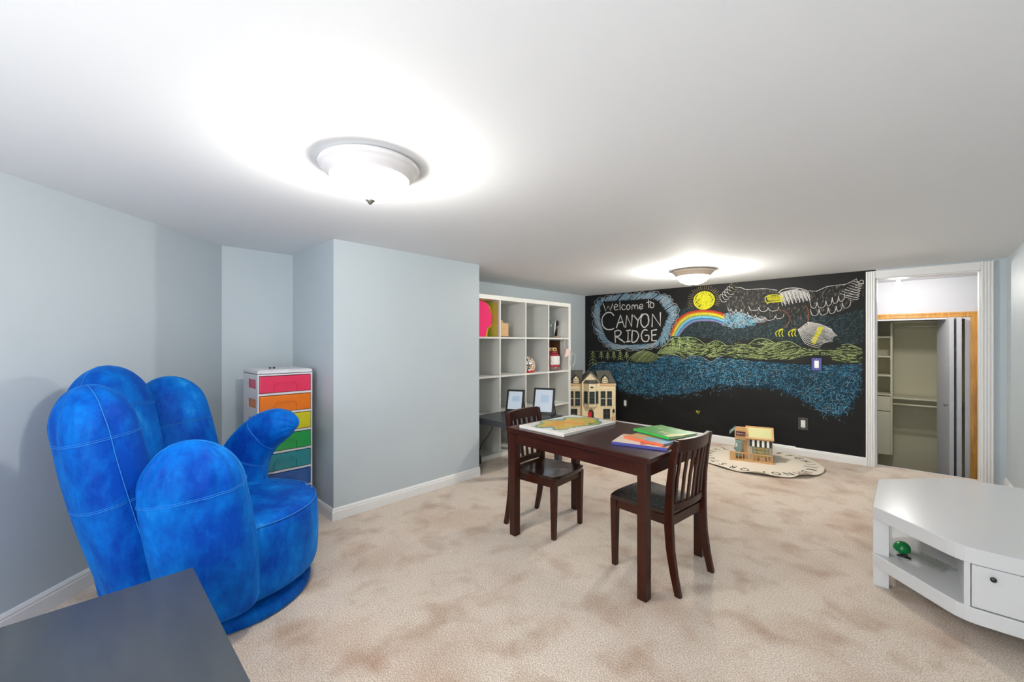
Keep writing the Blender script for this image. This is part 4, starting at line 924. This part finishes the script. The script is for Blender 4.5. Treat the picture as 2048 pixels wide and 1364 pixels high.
# map puzzle and books
def mapmat():
    m = patch('map_print', [(226,224,218)]*2, 8); nt = m.node_tree; N = nt.nodes; Lk = nt.links; N.clear()
    o = N.new('ShaderNodeOutputMaterial'); b = N.new('ShaderNodeBsdfPrincipled'); b.inputs['Roughness'].default_value = .3; Lk.new(b.outputs[0], o.inputs[0])
    tc = N.new('ShaderNodeTexCoord'); sep = N.new('ShaderNodeSeparateXYZ'); Lk.new(tc.outputs['Object'], sep.inputs[0])
    vo = N.new('ShaderNodeTexVoronoi'); vo.feature = 'DISTANCE_TO_EDGE'; vo.inputs['Scale'].default_value = 34; Lk.new(tc.outputs['Object'], vo.inputs['Vector'])
    nz = N.new('ShaderNodeTexNoise'); nz.inputs['Scale'].default_value = 11; nz.inputs['Detail'].default_value = 5; Lk.new(tc.outputs['Object'], nz.inputs['Vector'])
    def math_(op, a, b_): n = N.new('ShaderNodeMath'); n.operation = op; [Lk.new(x, n.inputs[i]) if hasattr(x, 'links') else setattr(n.inputs[i], 'default_value', x) for i, x in enumerate((a, b_))]; return n.outputs[0]
    # land = ellipse about (.02,.02) with a ragged edge
    dx = math_('DIVIDE', math_('ADD', sep.outputs[0], -.01), .150); dy = math_('DIVIDE', math_('ADD', sep.outputs[1], 0.0), .235)
    rr = math_('ADD', math_('MULTIPLY', dx, dx), math_('MULTIPLY', dy, dy)); rr = math_('ADD', rr, math_('MULTIPLY', math_('ADD', nz.outputs['Fac'], -.5), 2.4))
    c1 = N.new('ShaderNodeValToRGB'); e = c1.color_ramp.elements; e[0].position = .0; e[0].color = lin((226,160,50)); e[1].position = 1.0; e[1].color = lin((232,230,224))
    for p, c in ((.45,(226,190,80)),(.60,(120,170,90)),(.70,(60,120,150)),(.78,(150,190,210)),(.86,(232,230,224))): q = e.new(p); q.color = lin(c)
    Lk.new(rr, c1.inputs[0])
    mx = N.new('ShaderNodeMixRGB'); mx.blend_type = 'MULTIPLY'; mx.inputs[0].default_value = .7; cr = N.new('ShaderNodeValToRGB'); cr.color_ramp.elements[0].position = .0; cr.color_ramp.elements[0].color = (.45,.4,.3,1); cr.color_ramp.elements[1].position = .07
    Lk.new(vo.outputs['Distance'], cr.inputs[0]); Lk.new(c1.outputs[0], mx.inputs[1]); Lk.new(cr.outputs[0], mx.inputs[2]); Lk.new(mx.outputs[0], b.inputs['Base Color'])
    return m
mp = thing('map_puzzle', 'white board puzzle printed with a yellow and green map on the table', 'puzzle', (-1.388, 1.897, ZT), math.radians(-2))
obj('tray', box(-.155, .155, -.235, .235, 0, .016), mat('white_board', (226,222,216), .4), mp, bevel=.002)
obj('map_surface', box(-.140, .140, -.220, .220, .016, .0172), mapmat(), mp)
def book(cx, cy, z, w_, d_, th_, ang, cov, spine, lab, tilt=0):
    t = thing('picture_book', lab, 'book', (cx, cy, z), ang); t.rotation_euler.x = tilt
    obj('pages', box(-w_/2+.004, w_/2-.004, -d_/2+.003, d_/2-.005, .002, th_-.002), mat('book_pages', (226,220,205), .8), t)
    b = bmesh.new(); bx(b, -w_/2, w_/2, -d_/2, d_/2, 0, .002); bx(b, -w_/2, w_/2, -d_/2, d_/2, th_-.002, th_); obj('cover', b, cov, t)
    obj('spine', box(-w_/2, w_/2, -d_/2-.001, -d_/2+.003, 0, th_), spine, t, bevel=.001)
    return t
book(-.900, 1.815, ZT, .245, .19, .013, math.radians(13), mat('cream_illustrated_cover', (230,214,196), .3, noise=(11, (200,110,84), .55, .60, I1)), mat('blue_spine', (62,66,150), .35), 'open-toned cream picture book with a blue spine, bottom of the stack')
book(-.875, 1.875, ZT+.0132, .205, .19, .010, math.radians(-7), mat('orange_illustrated_cover', (226,150,84), .3, noise=(13, (120,160,196), .47, .55, I1)), mat('orange_spine', (232,110,70), .4), 'orange and blue picture book in the middle of the stack')
book(-.872, 1.978, ZT+.0265, .225, .19, .011, math.radians(-19), mat('green_cover', (66,160,56), .28, noise=(16, (216,196,96), .60, .63, I1)), mat('green_spine', (60,190,80), .35), 'bright green picture book on top of the stack')

# ------------------------------------------------------------ white corner cabinet
cab = thing('tv_cabinet', 'low white corner media cabinet with open shelf and drawer', 'cabinet', (0, 0, 0))
top = [(-.129,2.412),(.090,2.185),(.107,2.171),(.130,2.158),(.155,2.151),(.475,2.151),(.475,3.205),(.16,3.205),(-.132,2.897)]
ins = lambda k: [(x+(k if x < 0 else 0), y+(k if y < 2.3 else (k*.4 if y < 2.5 else 0))) for x, y in top]
b = bmesh.new(); prism(b, top, .290, .3447); obj('cabinet_top', b, M_tv, cab, bevel=.003)
b = bmesh.new(); prism(b, top, .084, .138); obj('lower_shelf', b, M_tv, cab, bevel=.003)
for (x0, y0) in ((-.127, 2.412), (-.127, 2.84), (.415, 2.17), (.415, 3.14)):
    b = bmesh.new(); bx(b, x0, x0+.052, y0, y0+.052, 0, .084); bx(b, x0, x0+.052, y0, y0+.052, .138, .290); obj('leg', b, M_tv, cab, bevel=.0015)
b = bmesh.new(); bx(b, .128, .144, 2.160, 2.60, .138, .290); obj('partition', b, M_tv, cab)
b = bmesh.new(); bx(b, .144, .470, 2.60, 2.612, .138, .290); obj('back_panel', b, M_tv, cab)
dr = obj('drawer', box(.146, .468, 2.154, 2.172, .142, .288), M_tv, cab, bevel=.002)
b = bmesh.new(); lathe(b, [(.0035,0),(.0035,.008),(.008,.011),(.008,.016),(.003,.018)], 20, M=T(.195, 2.154, .258) @ R(PI/2,'X')); obj('knob', b, mat('dark_pewter', (70,72,72), .3, metal=.8), dr, smooth=True)
# things on its shelf
b = bmesh.new(); prof = [(.030*math.cos(k*PI/2/10), .036*math.sin(k*PI/2/10)) for k in range(10)]+[(.001,.036)]; lathe(b, [(.030,-.003)]+prof, 32, M=T(0,0,.012) @ R(.30,'Y') @ R(.2,'X'))
tag(obj('green_plastic_dome', b, mat('green_plastic', (0,125,60), .3), loc=(-.037,2.51,.1385), smooth=True), 'green plastic half dome on the white cabinet shelf', 'toy')
b = bmesh.new(); tube(b, [(0,0,.004),(.02,.01,.006),(.035,-.01,.004),(.015,-.02,.008),(-.005,-.01,.006)], .004, 6, 4); tag(obj('black_trinket', b, M_dark, loc=(-.045,2.455,.1385), smooth=True), 'small black trinket in front of the green dome', 'trinket')
b = bmesh.new(); nb = 10; g = [[b.verts.new((i*.016-.08+.01*math.sin(j), j*.009-.045, .004+.006*abs(math.sin(i*1.7+j*.9)))) for j in range(nb)] for i in range(nb)]
for i in range(nb-1):
    for j in range(nb-1): b.faces.new((g[i][j], g[i+1][j], g[i+1][j+1], g[i][j+1]))
tag(obj('plastic_bag', b, mat('clear_film', (200,205,195), .12, trans=.7), loc=(.055,2.47,.1385), rz=-.75), 'crumpled clear plastic bag lying on the white cabinet shelf', 'bag')
b = bmesh.new(); tube(b, [(0,0,.095),(-.02,.0,.085),(-.015,.0,.070),(.02,0,.067),(.05,.0,.060),(.06,.0,.04)], .003, 6, 5); bx(b, .045, .095, -.012, .012, .0, .045)
tag(obj('cable_adapter', b, M_dark, loc=(.035,2.75,.1385), smooth=False), 'black adapter with a curled cable deep inside the white cabinet', 'adapter')
